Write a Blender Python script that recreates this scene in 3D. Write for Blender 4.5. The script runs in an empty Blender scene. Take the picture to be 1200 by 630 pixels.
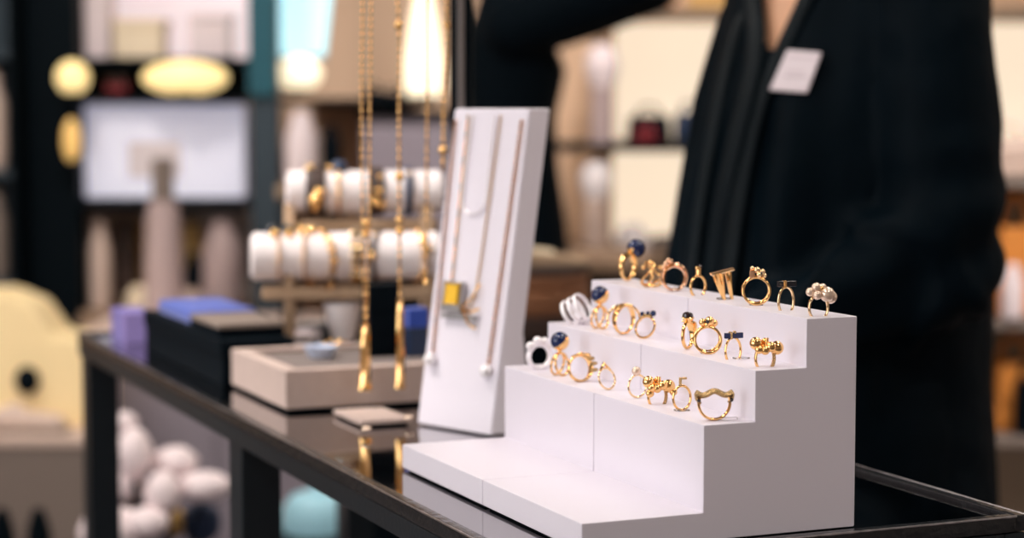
import bpy, bmesh, math, random
from mathutils import Vector, Matrix, Euler, noise
from mathutils.bvhtree import BVHTree
random.seed(4)
PI = math.pi
S = bpy.context.scene
COL = S.collection
R = math.radians
# ------------------------------------------------------------------ camera constants (frame 1200 x 630)
F = 2337.0; PITCH = .0775; CZ = 1.207; TH = .404; TZ = .92
cp, sp = math.cos(PITCH), math.sin(PITCH); ct, st = math.cos(TH), math.sin(TH)

def at(u, v, Y):
    """world point seen at pixel (u,v) at world distance Y down the shop"""
    a = (u-600)/F; b = (315-v)/F
    r = Vector((a, cp+b*sp, -sp+b*cp))
    return Vector((0, 0, CZ)) + r*(Y/r.y)
def T(x, y, z=0):
    """table coordinates -> world (z above the table top)"""
    return Vector((x*ct-y*st, x*st+y*ct, TZ+z))
def row_y(px, xc, z):
    """table y at which pixel column px meets the line x=xc, height z above table"""
    k = (px-600)/F; dz = TZ+z-CZ
    return (xc*ct - k*cp*xc*st + k*dz*sp)/(st + k*cp*ct)

# ------------------------------------------------------------------ materials
def lin(r, g, b):
    f = lambda c: (c/255/12.92) if c/255 <= .04045 else ((c/255+.055)/1.055)**2.4
    return (f(r), f(g), f(b), 1)
def mat(name, col, rough=.5, metal=0, spec=.5, var=.06, scale=60, bump=0, bscale=200, coat=0, ior=1.5, emit=None, trans=0, sheen=0):
    m = bpy.data.materials.new(name); m.use_nodes = True
    nt = m.node_tree; b = nt.nodes['Principled BSDF']
    b.inputs['Roughness'].default_value = rough; b.inputs['Metallic'].default_value = metal
    b.inputs['Specular IOR Level'].default_value = spec; b.inputs['IOR'].default_value = ior
    b.inputs['Coat Weight'].default_value = coat; b.inputs['Transmission Weight'].default_value = trans
    b.inputs['Sheen Weight'].default_value = sheen
    tc = nt.nodes.new('ShaderNodeTexCoord')
    n = nt.nodes.new('ShaderNodeTexNoise'); n.inputs['Scale'].default_value = scale; n.inputs['Detail'].default_value = 4
    nt.links.new(tc.outputs['Object'], n.inputs['Vector'])
    mx = nt.nodes.new('ShaderNodeMix'); mx.data_type = 'RGBA'
    mx.inputs['A'].default_value = tuple(c*(1-var) for c in col[:3])+(1,)
    mx.inputs['B'].default_value = tuple(min(1, c*(1+var)) for c in col[:3])+(1,)
    nt.links.new(n.outputs['Fac'], mx.inputs['Factor']); nt.links.new(mx.outputs['Result'], b.inputs['Base Color'])
    if bump:
        n2 = nt.nodes.new('ShaderNodeTexNoise'); n2.inputs['Scale'].default_value = bscale; n2.inputs['Detail'].default_value = 3
        nt.links.new(tc.outputs['Object'], n2.inputs['Vector'])
        bp = nt.nodes.new('ShaderNodeBump'); bp.inputs['Strength'].default_value = bump; bp.inputs['Distance'].default_value = .01
        nt.links.new(n2.outputs['Fac'], bp.inputs['Height']); nt.links.new(bp.outputs['Normal'], b.inputs['Normal'])
    if emit:
        b.inputs['Emission Color'].default_value = tuple(emit[0][:3])+(1,); b.inputs['Emission Strength'].default_value = emit[1]
    return m
M = {}
M['white'] = mat('white_lacquer', (.80, .752, .83, 1), .34, var=.012, scale=20)
M['white2'] = mat('white_leatherette', (.84, .77, .77, 1), .45, var=.02, bump=.05)
M['pearl'] = mat('pearl', (.90, .68, .52, 1), .16, .45, spec=.8, var=.04, coat=.6)
M['gold'] = mat('polished_gold', (1.0, .60, .24, 1), .075, 1, var=.05, scale=300)
M['palegold'] = mat('pale_gold', (1.0, .72, .42, 1), .09, 1, var=.04, scale=300)
M['rosegold'] = mat('rose_gold', (1.0, .60, .38, 1), .10, 1, var=.04, scale=300)
M['antique'] = mat('antique_gold', (.62, .42, .2, 1), .25, 1, var=.3, scale=900, bump=.5, bscale=1500)
M['chaingold'] = mat('chain_gold', (1.0, .56, .23, 1), .17, 1, var=.12, scale=500)
M['silver'] = mat('bright_silver', (.93, .89, .91, 1), .28, .25, var=.03)
M['steel'] = mat('grey_steel', (.42, .41, .42, 1), .3, 1)
M['lapis'] = mat('lapis_blue', (.004, .014, .075, 1), .10, spec=.6, var=.5, scale=500)
M['blackstone'] = mat('black_stone', (.006, .007, .012, 1), .1, spec=.7)
M['garnet'] = mat('dark_garnet', (.02, .008, .01, 1), .08, spec=.9)
M['amber'] = mat('amber_stone', (1.0, .52, .04, 1), .2, spec=.6, var=.25, scale=350)
M['clear'] = mat('clear_acrylic', (.97, .95, .97, 1), .06, trans=.9, ior=1.45)
M['tabletop'] = mat('black_mirror_glass', (.40, .39, .40, 1), .045, 1, var=.02)
M['frame'] = mat('charcoal_metal', (.012, .018, .023, 1), .32, 0, spec=.3, var=.15, bump=.03)
M['lip'] = mat('worn_metal_lip', (.022, .024, .027, 1), .2, .3, var=.6, scale=90, bump=.1, bscale=120)
M['edge'] = mat('edge_highlight', (.55, .53, .54, 1), .3, 1, var=.6, scale=140)  # bright colour standing for the highlight along the rim edges
M['taupe'] = mat('taupe_suede', (.46, .36, .32, 1), .85, var=.08, scale=90, bump=.15, bscale=400, spec=.2)
M['taupedark'] = mat('dark_taupe_felt', (.17, .14, .13, 1), .9, var=.1, bump=.1, spec=.2)
M['tan'] = mat('tan_suede', (.42, .29, .19, 1), .85, var=.1, bump=.1, spec=.2)
M['black'] = mat('black_board', (.0022, .005, .008, 1), .65, var=.2, spec=.05)
M['blue'] = mat('royal_blue_velvet', (.012, .055, .38, 1), .75, var=.1, sheen=.3)
M['paleblue'] = mat('pale_blue_glaze', (.55, .62, .78, 1), .25)
M['violet'] = mat('violet_paper', (.36, .28, .66, 1), .6)
M['brown'] = mat('brown_leather', (.27, .115, .055, 1), .5, var=.3, scale=25, bump=.08)
M['darkbrown'] = mat('dark_brown_leather', (.05, .028, .022, 1), .5, var=.2)
M['cloth'] = mat('black_cloth', (.0014, .0045, .0075, 1), .5, var=.3, scale=25, bump=.25, bscale=28, spec=.035)
M['cloth2'] = mat('ink_black_knit', (.002, .005, .008, 1), .85, var=.2, spec=.06)
M['satin'] = mat('black_satin_lapel', (.0045, .0085, .0115, 1), .5, spec=.10, var=.3, scale=30, bump=.1, bscale=50)
M['skin'] = mat('skin', (.74, .40, .24, 1), .5, var=.05)
M['hair'] = mat('dark_brown_hair', (.02, .012, .008, 1), .45, var=.4, scale=150)
M['lips'] = mat('lips', (.45, .12, .1, 1), .4)
M['eye'] = mat('eye', (.75, .72, .7, 1), .1)
M['badge'] = mat('white_badge', (.80, .70, .74, 1), .35, var=.02)
M['badgeline'] = mat('badge_print', (.60, .50, .54, 1), .5)
M['floor'] = mat('mauve_grey_floor', (.17, .14, .145, 1), .45, var=.06, scale=3)
M['wall'] = mat('tan_wall', (.70, .48, .33, 1), .8, var=.03, scale=6)
M['wallwarm'] = mat('beige_wall', (.5, .42, .37, 1), .8, var=.03, scale=6)
M['ceil'] = mat('ceiling_grey', (.30, .28, .27, 1), .9)
M['post'] = mat('black_shelf_metal', (.0012, .0035, .0055, 1), .55, var=.2, spec=.05)
M['greypost'] = mat('blue_grey_metal', (.035, .052, .066, 1), .45, spec=.3)
M['teal'] = mat('teal_panel', (.008, .085, .115, 1), .4)
M['tealdome'] = mat('pale_teal_glaze', (.36, .66, .78, 1), .4)
M['pinkwhite'] = mat('pink_white_card', (.86, .73, .74, 1), .6)
M['cream'] = mat('cream_card', (.85, .70, .50, 1), .6)
M['beige'] = mat('beige_card', (.66, .50, .42, 1), .7)
M['mauve'] = mat('mauve_plaster', (.44, .33, .32, 1), .7)
M['greymauve'] = mat('grey_mauve_lacquer', (.25, .215, .25, 1), .5, var=.04, scale=3)
M['plinth'] = mat('taupe_plinth', (.20, .155, .13, 1), .7, var=.05)
M['orange'] = mat('orange_leather', (.75, .27, .05, 1), .5, var=.2, scale=12)
M['red'] = mat('dark_red', (.2, .012, .02, 1), .5)
M['yellow'] = mat('ochre', (.62, .38, .12, 1), .5)
M['navy'] = mat('navy', (.012, .03, .08, 1), .5)
M['wood'] = mat('brown_wood', (.30, .19, .12, 1), .55, var=.25, scale=9)
M['lampyellow'] = mat('yellow_lamp_glow', (.9, .7, .3, 1), .4, emit=((1, .74, .34), .9))
M['lampwarm'] = mat('warm_lamp_glow', (.9, .85, .7, 1), .4, emit=((1, .84, .56), 1.15))
M['screen'] = mat('white_lightbox', (.7, .7, .75, 1), .3, emit=((.66, .67, .92), .34))
M['creamglow'] = mat('cream_lightbox', (.7, .6, .45, 1), .4, emit=((1, .82, .62), .92))
M['cyan'] = mat('cyan_lit_glass', (.5, .8, .9, 1), .2, emit=((.50, .88, 1.0), .85))
M['lampwhite'] = mat('lamp_diffuser', (.9, .9, .9, 1), .4, emit=((1, .93, .84), 7))
M['fillglow'] = mat('fill_window_glow', (.8, .85, .9, 1), .1, emit=((.95, .97, 1), 2.2))  # glow of the added fill pane on the left wall
M['spotcan'] = mat('black_spot_can', (.01, .01, .012, 1), .4)

# ------------------------------------------------------------------ mesh builder
class MB:
    def __init__(s): s.v = []; s.f = []
    def add(s, vs, fs, mx=None):
        b = len(s.v)
        s.v += [tuple(mx @ Vector(v)) if mx else tuple(v) for v in vs]
        s.f += [tuple(b+i for i in f) for f in fs]; return s
    def bm(s, bm, mx=None):
        bm.verts.ensure_lookup_table(); bm.verts.index_update()
        s.add([v.co.copy() for v in bm.verts], [[v.index for v in f.verts] for f in bm.faces], mx); bm.free(); return s
    def box(s, x0, x1, y0, y1, z0, z1, bev=0, mx=None, seg=2):
        bm = bmesh.new(); bmesh.ops.create_cube(bm, size=1)
        for v in bm.verts:
            v.co = Vector(((x0+x1)/2+v.co.x*(x1-x0), (y0+y1)/2+v.co.y*(y1-y0), (z0+z1)/2+v.co.z*(z1-z0)))
        if bev: bmesh.ops.bevel(bm, geom=bm.edges[:], offset=bev, segments=seg, profile=.5, affect='EDGES')
        return s.bm(bm, mx)
    def poly(s, pts, h0, h1, axis='y', bev=0, mx=None):
        """closed outline extruded: axis y -> pts are (x,z); axis z -> pts are (x,y); axis x -> (y,z)"""
        bm = bmesh.new()
        g = {'y': lambda p, h: (p[0], h, p[1]), 'z': lambda p, h: (p[0], p[1], h), 'x': lambda p, h: (h, p[0], p[1])}[axis]
        a = [bm.verts.new(g(p, h0)) for p in pts]; b = [bm.verts.new(g(p, h1)) for p in pts]; n = len(pts)
        bm.faces.new(a); bm.faces.new(b[::-1])
        for i in range(n): bm.faces.new((a[i], b[i], b[(i+1) % n], a[(i+1) % n]))
        bmesh.ops.recalc_face_normals(bm, faces=bm.faces[:])
        if bev: bmesh.ops.bevel(bm, geom=bm.edges[:], offset=bev, segments=2, profile=.5, affect='EDGES')
        return s.bm(bm, mx)
    def sph(s, c, r, n=14, mx=None):
        r = r if isinstance(r, (tuple, list, Vector)) else (r, r, r)
        bm = bmesh.new(); bmesh.ops.create_uvsphere(bm, u_segments=n+4, v_segments=n, radius=1)
        for v in bm.verts: v.co = Vector((c[0]+v.co.x*r[0], c[1]+v.co.y*r[1], c[2]+v.co.z*r[2]))
        return s.bm(bm, mx)
    def loft(s, rings, cap=True, mx=None, loop=False):
        n = len(rings[0]); vs = [p for r in rings for p in r]; fs = []
        m = len(rings)
        for i in range(m if loop else m-1):
            for j in range(n):
                a, b = i*n+j, i*n+(j+1) % n; i2 = (i+1) % m
                fs.append((a, b, i2*n+(j+1) % n, i2*n+j))
        if cap and not loop: fs += [tuple(range(n))[::-1], tuple((m-1)*n+j for j in range(n))]
        return s.add(vs, fs, mx)
    def lathe(s, prof, n=28, c=(0, 0, 0), mx=None):
        return s.loft([[(c[0]+r*math.cos(2*PI*j/n), c[1]+r*math.sin(2*PI*j/n), c[2]+z) for j in range(n)] for r, z in prof], mx=mx)
    def tube(s, path, rad, n=10, mx=None, twist=0, sq=False, loop=False):
        path = [Vector(p) for p in path]; rings = []; m = len(path); up = None
        for i, p in enumerate(path):
            if loop: t = path[(i+1) % m]-path[i-1]
            else: t = path[min(i+1, m-1)]-path[max(i-1, 0)]
            t = t.normalized() if t.length else Vector((0, 0, 1))
            if up is None:
                up = Vector((0, 1, 0)) if abs(t.y) < .9 else Vector((1, 0, 0))
            up = (up-t*up.dot(t)).normalized(); w = t.cross(up)
            r = rad(i/(m-1)) if callable(rad) else rad
            rx, ry = r if isinstance(r, tuple) else (r, r)
            rings.append([p+up*math.cos(2*PI*j/n+twist*i)*rx+w*math.sin(2*PI*j/n+twist*i)*ry for j in range(n)])
        return s.loft(rings, mx=mx, loop=loop)
    def cap(s, p0, p1, r0, r1, n=14):
        """tapered limb with round ends (closed solids, united later)"""
        p0, p1 = Vector(p0), Vector(p1); d = (p1-p0).normalized()
        a = Vector((1, 0, 0)) if abs(d.x) < .9 else Vector((0, 1, 0)); a = (a-d*a.dot(d)).normalized(); b = d.cross(a)
        rings = []
        for k in range(5):
            t = -PI/2*.98+PI/2*k/4*.98
            rings.append((p0+d*math.sin(t)*r0, math.cos(t)*r0))
        for k in range(1, 5):
            rings.append((p0.lerp(p1, k/5), r0+(r1-r0)*k/5))
        for k in range(5):
            t = PI/2*k/4*.98
            rings.append((p1+d*math.sin(t)*r1, math.cos(t)*r1))
        return s.loft([[c+a*math.cos(2*PI*j/n)*r+b*math.sin(2*PI*j/n)*r for j in range(n)] for c, r in rings])
    def band(s, Rm, w, t, n=56, m=10, mx=None, z0=None, ofs=None, a0=0, a1=2*PI, rz=1.0):
        """finger ring standing on z=0, axis along y. w half width along the axis, t half thickness; functions of the angle from the top"""
        z0 = Rm*rz+.0007 if z0 is None else z0
        full = abs(a1-a0-2*PI) < 1e-6; rings = []
        for i in range(n if full else n+1):
            a = a0+(a1-a0)*i/n
            ww = w(a) if callable(w) else w; tt = t(a) if callable(t) else t; o = ofs(a) if ofs else 0
            rings.append([((Rm+tt*math.cos(2*PI*j/m))*math.sin(a), o+ww*math.sin(2*PI*j/m), z0+(Rm*rz+tt*math.cos(2*PI*j/m))*math.cos(a)) for j in range(m)])
        return s.loft(rings, mx=mx, loop=full)
    def mesh(s, name):
        me = bpy.data.meshes.new(name); me.from_pydata(s.v, [], s.f); me.update(); return me

def obj(name, mb, m, parent=None, smooth=None, mx=None):
    me = mb if isinstance(mb, bpy.types.Mesh) else mb.mesh(name)
    bm = bmesh.new(); bm.from_mesh(me); bmesh.ops.recalc_face_normals(bm, faces=bm.faces[:]); bm.to_mesh(me); bm.free()
    me.polygons.foreach_set('use_smooth', [True]*len(me.polygons))
    try: me.set_sharp_from_angle(angle=R(smooth or 38))
    except Exception: pass
    me.materials.clear(); me.materials.append(M[m] if isinstance(m, str) else m)
    o = bpy.data.objects.new(name, me); COL.objects.link(o)
    if len(me.polygons) < 4000:
        wn_ = o.modifiers.new('normals', 'WEIGHTED_NORMAL'); wn_.keep_sharp = True; wn_.weight = 100
    if parent: o.parent = parent
    if mx: o.matrix_world = mx
    return o
def tag(o, label, cat, group=None, kind=None):
    o['label'] = label; o['category'] = cat
    if group: o['group'] = group
    if kind: o['kind'] = kind
    return o
def thing(name, label, cat, loc=(0, 0, 0), rz=0, group=None, rx=0, ry=0):
    o = bpy.data.objects.new(name, None); COL.objects.link(o); o.empty_display_size = .02
    o.location = loc; o.rotation_euler = (rx, ry, rz); return tag(o, label, cat, group)
def struct(name, mb, m):
    o = obj(name, mb, m); o['kind'] = 'structure'; return o
def join_copy(mb, voxel, smooth=6, name='body'):
    """unite closed solids into one continuous skin"""
    me = mb.mesh('tmp'); bm = bmesh.new(); bm.from_mesh(me); bmesh.ops.recalc_face_normals(bm, faces=bm.faces[:]); bm.to_mesh(me); bm.free()
    o = bpy.data.objects.new('tmp', me); COL.objects.link(o)
    r = o.modifiers.new('r', 'REMESH'); r.mode = 'VOXEL'; r.voxel_size = voxel
    sm = o.modifiers.new('s', 'SMOOTH'); sm.factor = .5; sm.iterations = smooth
    dg = bpy.context.evaluated_depsgraph_get(); dg.update()
    out = bpy.data.meshes.new_from_object(o.evaluated_get(dg)); out.name = name
    bpy.data.objects.remove(o); return out

# ------------------------------------------------------------------ camera, world
cam = bpy.data.cameras.new('camera'); co = bpy.data.objects.new('camera', cam); COL.objects.link(co)
co.location = (0, 0, CZ); co.rotation_euler = (PI/2-PITCH, 0, 0)
cam.sensor_width = 36; cam.lens = F*36/1200; cam.clip_start = .05
cam.dof.use_dof = True; cam.dof.focus_distance = 1.40; cam.dof.aperture_fstop = 3.8; cam.dof.aperture_blades = 0
S.camera = co
S.view_settings.view_transform = 'Standard'; S.view_settings.look = 'None'; S.view_settings.gamma = 1
S.view_settings.exposure = 0.0; S.view_settings.use_curve_mapping = False
S.cycles.use_denoising = True; S.cycles.max_bounces = 7; S.cycles.sample_clamp_indirect = 6
w = bpy.data.worlds.new('world'); S.world = w; w.use_nodes = True
w.node_tree.nodes['Background'].inputs[0].default_value = (.5, .55, .65, 1); w.node_tree.nodes['Background'].inputs[1].default_value = .1

# ------------------------------------------------------------------ room shell
XL, XR, YB, YF, ZC = -3.2, 3.2, -2.6, 5.9, 3.0
struct('floor', MB().box(XL-.1, XR+.1, YB-.1, YF+.1, -.1, 0), 'floor')
struct('ceiling', MB().box(XL-.1, XR+.1, YB-.1, YF+.1, ZC, ZC+.1), 'ceil')
struct('wall_back', MB().box(XL-.1, XR+.1, YF, YF+.1, 0, ZC), 'wall')
struct('wall_left', MB().box(XL-.1, XL, YB, YF, 0, ZC), 'wallwarm')
struct('wall_right', MB().box(XR, XR+.1, YB, YF, 0, ZC), 'wallwarm')
struct('wall_front', MB().box(XL-.1, XR+.1, YB-.1, YB, 0, ZC), 'wallwarm')
struct('baseboard_back', MB().box(XL, XR, YF-.015, YF, 0, .1, .004), 'post')
struct('baseboard_left', MB().box(XL, XL+.015, YB, YF, 0, .1, .004), 'post')
struct('baseboard_right', MB().box(XR-.015, XR, YB, YF, 0, .1, .004), 'post')
# unseen glowing window added on the left wall to light the riser fronts
wn = struct('fill_window', MB().box(XL+.001, XL+.012, -1.9, 1.5, .5, 2.5), 'fillglow')
fr = MB()
for a in (-1.95, -.8, .35, 1.5): fr.box(XL+.001, XL+.05, a, a+.05, .45, 2.55, .004)
for z in (.45, 2.5): fr.box(XL+.001, XL+.05, -1.95, 1.55, z, z+.05, .004)
f_ = obj('fill_window_frame', fr, 'post', wn)
def area(name, loc, target, power, size, col=(1, .95, .9), sy=None):
    l = bpy.data.lights.new(name, 'AREA'); l.energy = power; l.color = col
    l.shape = 'RECTANGLE' if sy else 'DISK'; l.size = size
    if sy: l.size_y = sy
    o = bpy.data.objects.new(name, l); COL.objects.link(o); o.location = loc
    o.rotation_euler = (Vector(target)-Vector(loc)).to_track_quat('-Z', 'Y').to_euler(); return o
area('fill_window_light', (XL+.1, -.2, 1.5), (0, 1.0, 1.0), 30, 3.2, (1, .955, .97), 1.9)  # side fill that goes with the added pane
# ceiling panels and track spots (the shop's lamps)
for i, (x, y) in enumerate([(-1.1, .2), (-1.1, 1.9), (-1.1, 3.6), (.9, .2), (.9, 1.9), (.9, 3.6), (2.4, 1.9), (2.4, 3.6), (-2.4, 3.6), (-2.4, 1.9)]):
    t = thing('ceiling_panel_light', 'square white ceiling panel light above the shop floor', 'ceiling light', (x, y, ZC), 0, 'ceiling panel lights')
    obj('housing', MB().box(-.3, .3, -.3, .3, -.04, 0, .005), 'spotcan', t)
    obj('diffuser', MB().box(-.27, .27, -.27, .27, -.046, -.041, .001), 'lampwhite', t)
    area('panel_lamp', (x, y, ZC-.06), (x, y, 0), 7, .5, (1, .93, .86), .5)
SPOTS = [((-.30, 1.15, 2.75), T(.62, 1.35, .05), 9, 30), ((-.95, 1.7, 2.75), T(.66, 1.7, .15), 11, 34), ((-1.3, 1.9, 2.75), T(.66, 2.1, .1), 90, 26),
         ((.35, 3.5, 2.8), Vector((.4, 5.4, 1.2)), 80, 60), ((-1.0, 3.5, 2.8), Vector((-1.0, 5.2, 1.0)), 42, 60), ((1.6, 3.0, 2.8), Vector((1.12, 4.3, .85)), 95, 44),
         ((-1.7, 2.7, 2.8), Vector((-1.15, 4.2, .5)), 26, 40), ((-.7, 2.2, 2.8), Vector((-.5, 3.2, .6)), 30, 36)]
for loc, tg, pw, ang in SPOTS:
    l = bpy.data.lights.new('spot_lamp', 'SPOT'); l.energy = pw*2; l.spot_size = R(ang); l.spot_blend = .7; l.shadow_soft_size = .06
    l.color = (1, .92, .88)
    o = bpy.data.objects.new('spot_lamp', l); COL.objects.link(o); o.location = loc
    q = (Vector(tg)-Vector(loc)).to_track_quat('-Z', 'Y'); o.rotation_euler = q.to_euler()
    t = thing('track_spot', 'black track spotlight under the ceiling', 'spotlight', loc, 0, 'ceiling track spotlights'); t.rotation_euler = q.to_euler()
    obj('can', MB().lathe([(.0, .17), (.045, .17), (.05, .12), (.052, .0), (.047, .0), (.044, .1), (0, .1)], 20), 'spotcan', t)
    z = ZC-loc[2]
    inv = q.to_matrix().to_4x4().inverted()
    obj('stem', MB().tube([inv @ Vector((0, 0, z)), inv @ Vector((0, 0, .08))], .012), 'spotcan', t)

# ------------------------------------------------------------------ the display table
XA, XB_, YA, YZ = .496, .886, 1.143, 2.60
tb = thing('display_table', 'long narrow black metal display table with mirror-dark glass top', 'table', T(0, 0, -TZ), TH)
obj('glass_top', MB().box(XA+.010, XB_-.010, YA+.010, YZ-.010, TZ-.008, TZ), 'tabletop', tb)
for (x0, x1, y0, y1) in ((XA, XA+.018, YA, YZ), (XB_-.018, XB_, YA, YZ), (XA+.018, XB_-.018, YA, YA+.018), (XA+.018, XB_-.018, YZ-.018, YZ)):
    r_ = obj('rail', MB().box(x0, x1, y0, y1, TZ-.026, TZ-.009, .0015), 'frame', tb)
for (x0, x1, y0, y1) in ((XA-.001, XA+.009, YA, YZ), (XB_-.009, XB_+.001, YA, YZ), (XA+.009, XB_-.009, YA-.001, YA+.009), (XA+.009, XB_-.009, YZ-.009, YZ+.001)):
    r_ = obj('rim', MB().box(x0, x1, y0, y1, TZ-.0085, TZ+.0035, .0016), 'lip', tb); r_['label'] = 'worn grey metal rim'
    ed = MB(); q_ = [(x0, y0), (x1, y0), (x1, y1), (x0, y1)]
    for e_ in ((0, 1), (1, 2), (2, 3), (3, 0)):
        (ax, ay), (bx, by) = q_[e_[0]], q_[e_[1]]
        if math.hypot(bx-ax, by-ay) > .1 and (min(abs(ax-XA), abs(ax-XB_)) < .002 and ax == bx or min(abs(ay-YA), abs(ay-YZ)) < .002 and ay == by):
            n_ = 60; ed.tube([(ax+(bx-ax)*k/n_, ay+(by-ay)*k/n_, TZ+.0031) for k in range(n_+1)], lambda u: .0007+.0004*noise.noise(Vector((u*90, ax*50, ay*9))), 6)
    e2 = obj('rim_highlight', ed, 'edge', r_); e2['label'] = 'bright highlight line on metal rim'  # thin bright tube drawn where the rim edge catches a highlight
for x in (XA+.022, XB_-.022):
    for y in (YA+.03, 1.84, YZ-.03):
        obj('leg', MB().box(x-.0195, x+.0195, y-.023, y+.023, .012, TZ-.026, .002), 'frame', tb)
obj('lower_stretcher', MB().box(XB_-.035, XB_-.010, YA+.05, YZ-.05, .14, .165, .002), 'frame', tb)

# ------------------------------------------------------------------ stepped ring riser (two equal halves side by side)
X1, X2, X3, X4, XBK, YN, YFA = .7143, .6746, .6355, .5458, .7546, 1.1612, 1.5024
ZT, ZM, ZL, ZB, Z0 = .1486, .1150, .0803, .0212, .0022
YM = (YN+YFA)/2
for (y0, y1, lb) in ((YN, YM-.00035, 'near half of the white four-step ring riser, with the bead-cluster rings'),
                     (YM+.00035, YFA, 'far half of the white four-step ring riser, beside the necklace stand')):
    t = thing('ring_riser', lb, 'display riser', T(0, 0, 0), TH)
    prof = [(X4, Z0), (X4, ZB), (X3, ZB), (X3, ZL), (X2, ZL), (X2, ZM), (X1, ZM), (X1, ZT), (XBK, ZT), (XBK, Z0)]
    obj('steps', MB().poly(prof, y0, y1, 'y', .0009), 'white', t, 25)
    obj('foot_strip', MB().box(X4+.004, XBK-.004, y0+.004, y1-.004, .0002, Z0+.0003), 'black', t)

# ------------------------------------------------------------------ finger rings
TREAD = {'t': ((X1+XBK)/2-.004, ZT), 'm': ((X1+X2)/2-.003, ZM), 'l': ((X2+X3)/2-.003, ZL)}
def ring(px, tread, rz, label, rx=0, ry=0, name='ring', dx=0, lift=0, group=None):
    xc, z = TREAD[tread]; xc += dx; y = row_y(px, xc, z)
    t = thing(name, label, 'ring', T(xc, y, z+.0001+lift), R(rz), group, R(rx), R(ry))
    return t
def clip(t, x=0):
    c = obj('clear_clip', MB().box(x-.005, x+.005, -.003, .003, 0, .0012, .0003), 'clear', t)
def const_band(t, mn, Rm, w, tt, **k):
    return obj('band', MB().band(Rm, w, tt, **k), mn, t)
def cluster(t, nm, mn, balls, n=14):
    for b in balls:
        obj(nm, MB().sph(b[:3], b[3], n), mn, t)

# --- top step
t = ring(733, 't', 55, 'gold ring tipped back with a round lapis ball, at far end of top step', ry=18, lift=.002)
const_band(t, 'gold', .0105, lambda a: .0026+.0012*math.cos(a), .0014)
obj('setting', MB().lathe([(0, 0), (.002, 0), (.0042, .004), (.003, .0045), (0, .0042)], 16, (.001, 0, .0225)), 'gold', t)
b = obj('lapis_ball', MB().sph((.006, -.001, .0285), .0078, 20), 'lapis', t)
t = ring(764, 't', 58, 'wavy openwork gold ring between the lapis ball ring and a chunky ring')
for s_ in (0, PI/2):
    obj('strand', MB().band(.0095, .0013, .0012, ofs=lambda a, s_=s_: .0055*math.sin(2*a+s_)), 'gold', t)
for a in (-.9, .1, 1.0): obj('bead', MB().sph((.0095*math.sin(a), .004*math.sin(5*a), .0102+.0095*math.cos(a)), .0018, 10), 'gold', t)
t = ring(790, 't', 12, 'chunky rose gold ring with bead knot at its shoulder on top step')
const_band(t, 'rosegold', .0098, .0034, lambda a: .0016+.0006*math.cos(a))
for (x, z, r_) in ((-.0066, .0215, .0024), (-.0034, .0232, .0020), (-.0088, .0186, .0020), (-.0055, .0246, .0016)):
    obj('bead', MB().sph((x, -.0012, z), r_, 12), 'rosegold', t)
obj('pearl', MB().sph((-.001, -.004, .0015), .0016, 10), 'pearl', t)
t = ring(818, 't', 42, 'slim gold ring with a tiny upright claw setting on top step', lift=-.0025)
const_band(t, 'gold', .0083, .0011, .0010)
obj('setting', MB().box(-.0016, .0016, -.0016, .0016, .0172, .0225, .0005).box(-.0026, .0026, -.0009, .0009, .0222, .0245, .0004), 'gold', t)
obj('stone', MB().sph((.0022, 0, .0243), .0016, 10), 'garnet', t); clip(t)
t = ring(848, 't', 8, 'gold signet ring flaring to a flat top, seen edge-on')
for (xa, wa, za, xb, y_) in ((-.0050, .0052, .0195, .0006, -.002), (.0036, .0030, .0215, .0072, .002)):
    obj('shoulder', MB().loft([[(xa+(xb-xa)*k**1.2+(wa+(.0012-wa)*k**.75)*cx, y_+.0035*(1-k*.7)*cy, za*(1-k)-.002*k) for cx, cy in ((-1, 0), (-.7, -.8), (0, -1), (.7, -.8), (1, 0), (.7, .8), (0, 1), (-.7, .8))] for k in [q/10 for q in range(11)]]), 'gold', t)
obj('signet_plate', MB().box(-.0088, .0088, -.0048, .0048, -.0010, .0012, .0008, Matrix.Translation((-.0012, 0, .0207)) @ Matrix.Rotation(R(-14), 4, 'Y')), 'palegold', t); clip(t)
t = ring(886, 't', -4, 'double-hoop gold ring crowned by a blocky bead cluster, on top step')
for s_ in (-1, 1):
    obj('hoop', MB().band(.0096, .0010, .0010, ofs=lambda a, s_=s_: s_*(.0036-.0018*math.cos(a)), z0=.0106), 'gold', t)
cb = MB().box(-.0050, -.0012, -.0035, .002, .0198, .0255, .0007)
obj('setting', cb, 'rosegold', t)
cluster(t, 'bead', 'palegold', [(.0004, -.002, .0256, .0024), (.0040, -.0015, .0240, .0025), (.0018, -.0040, .0222, .0020), (-.0030, -.001, .0268, .0017), (.0058, -.001, .0215, .0018)])
obj('stone', MB().sph((.0030, -.0038, .0230), .0015, 10), 'garnet', t); clip(t)
t = ring(921, 't', 18, 'thin gold ring carrying a black bar stone, on top step', lift=-.0045)
const_band(t, 'palegold', .0058, .0010, .0010, rz=1.75)
obj('setting', MB().box(-.0028, -.0002, -.0018, .0018, .0200, .0257, .0005), 'gold', t)
obj('bar_stone', MB().box(-.0066, .0076, -.0015, .0015, .0212, .0252, .0005), 'blackstone', t)
t = ring(959, 't', 8, 'pale gold ring with a cluster of round pearls, at near end of top step', lift=-.0040)
obj('band', MB().band(.0066, lambda a: .0014+.0004*math.cos(a), .0010, rz=1.35), 'palegold', t)
cluster(t, 'pearl', 'pearl', [(-.0022, -.002, .0238, .0033), (-.0062, -.001, .0206, .0031), (-.0020, -.004, .0186, .0031), (.0052, -.003, .0190, .0052), (.0088, .001, .0168, .0046), (.0034, .002, .0234, .0028)], 16)
obj('gold_bead', MB().sph((.0012, -.0035, .0232), .0015, 10), 'gold', t)
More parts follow.
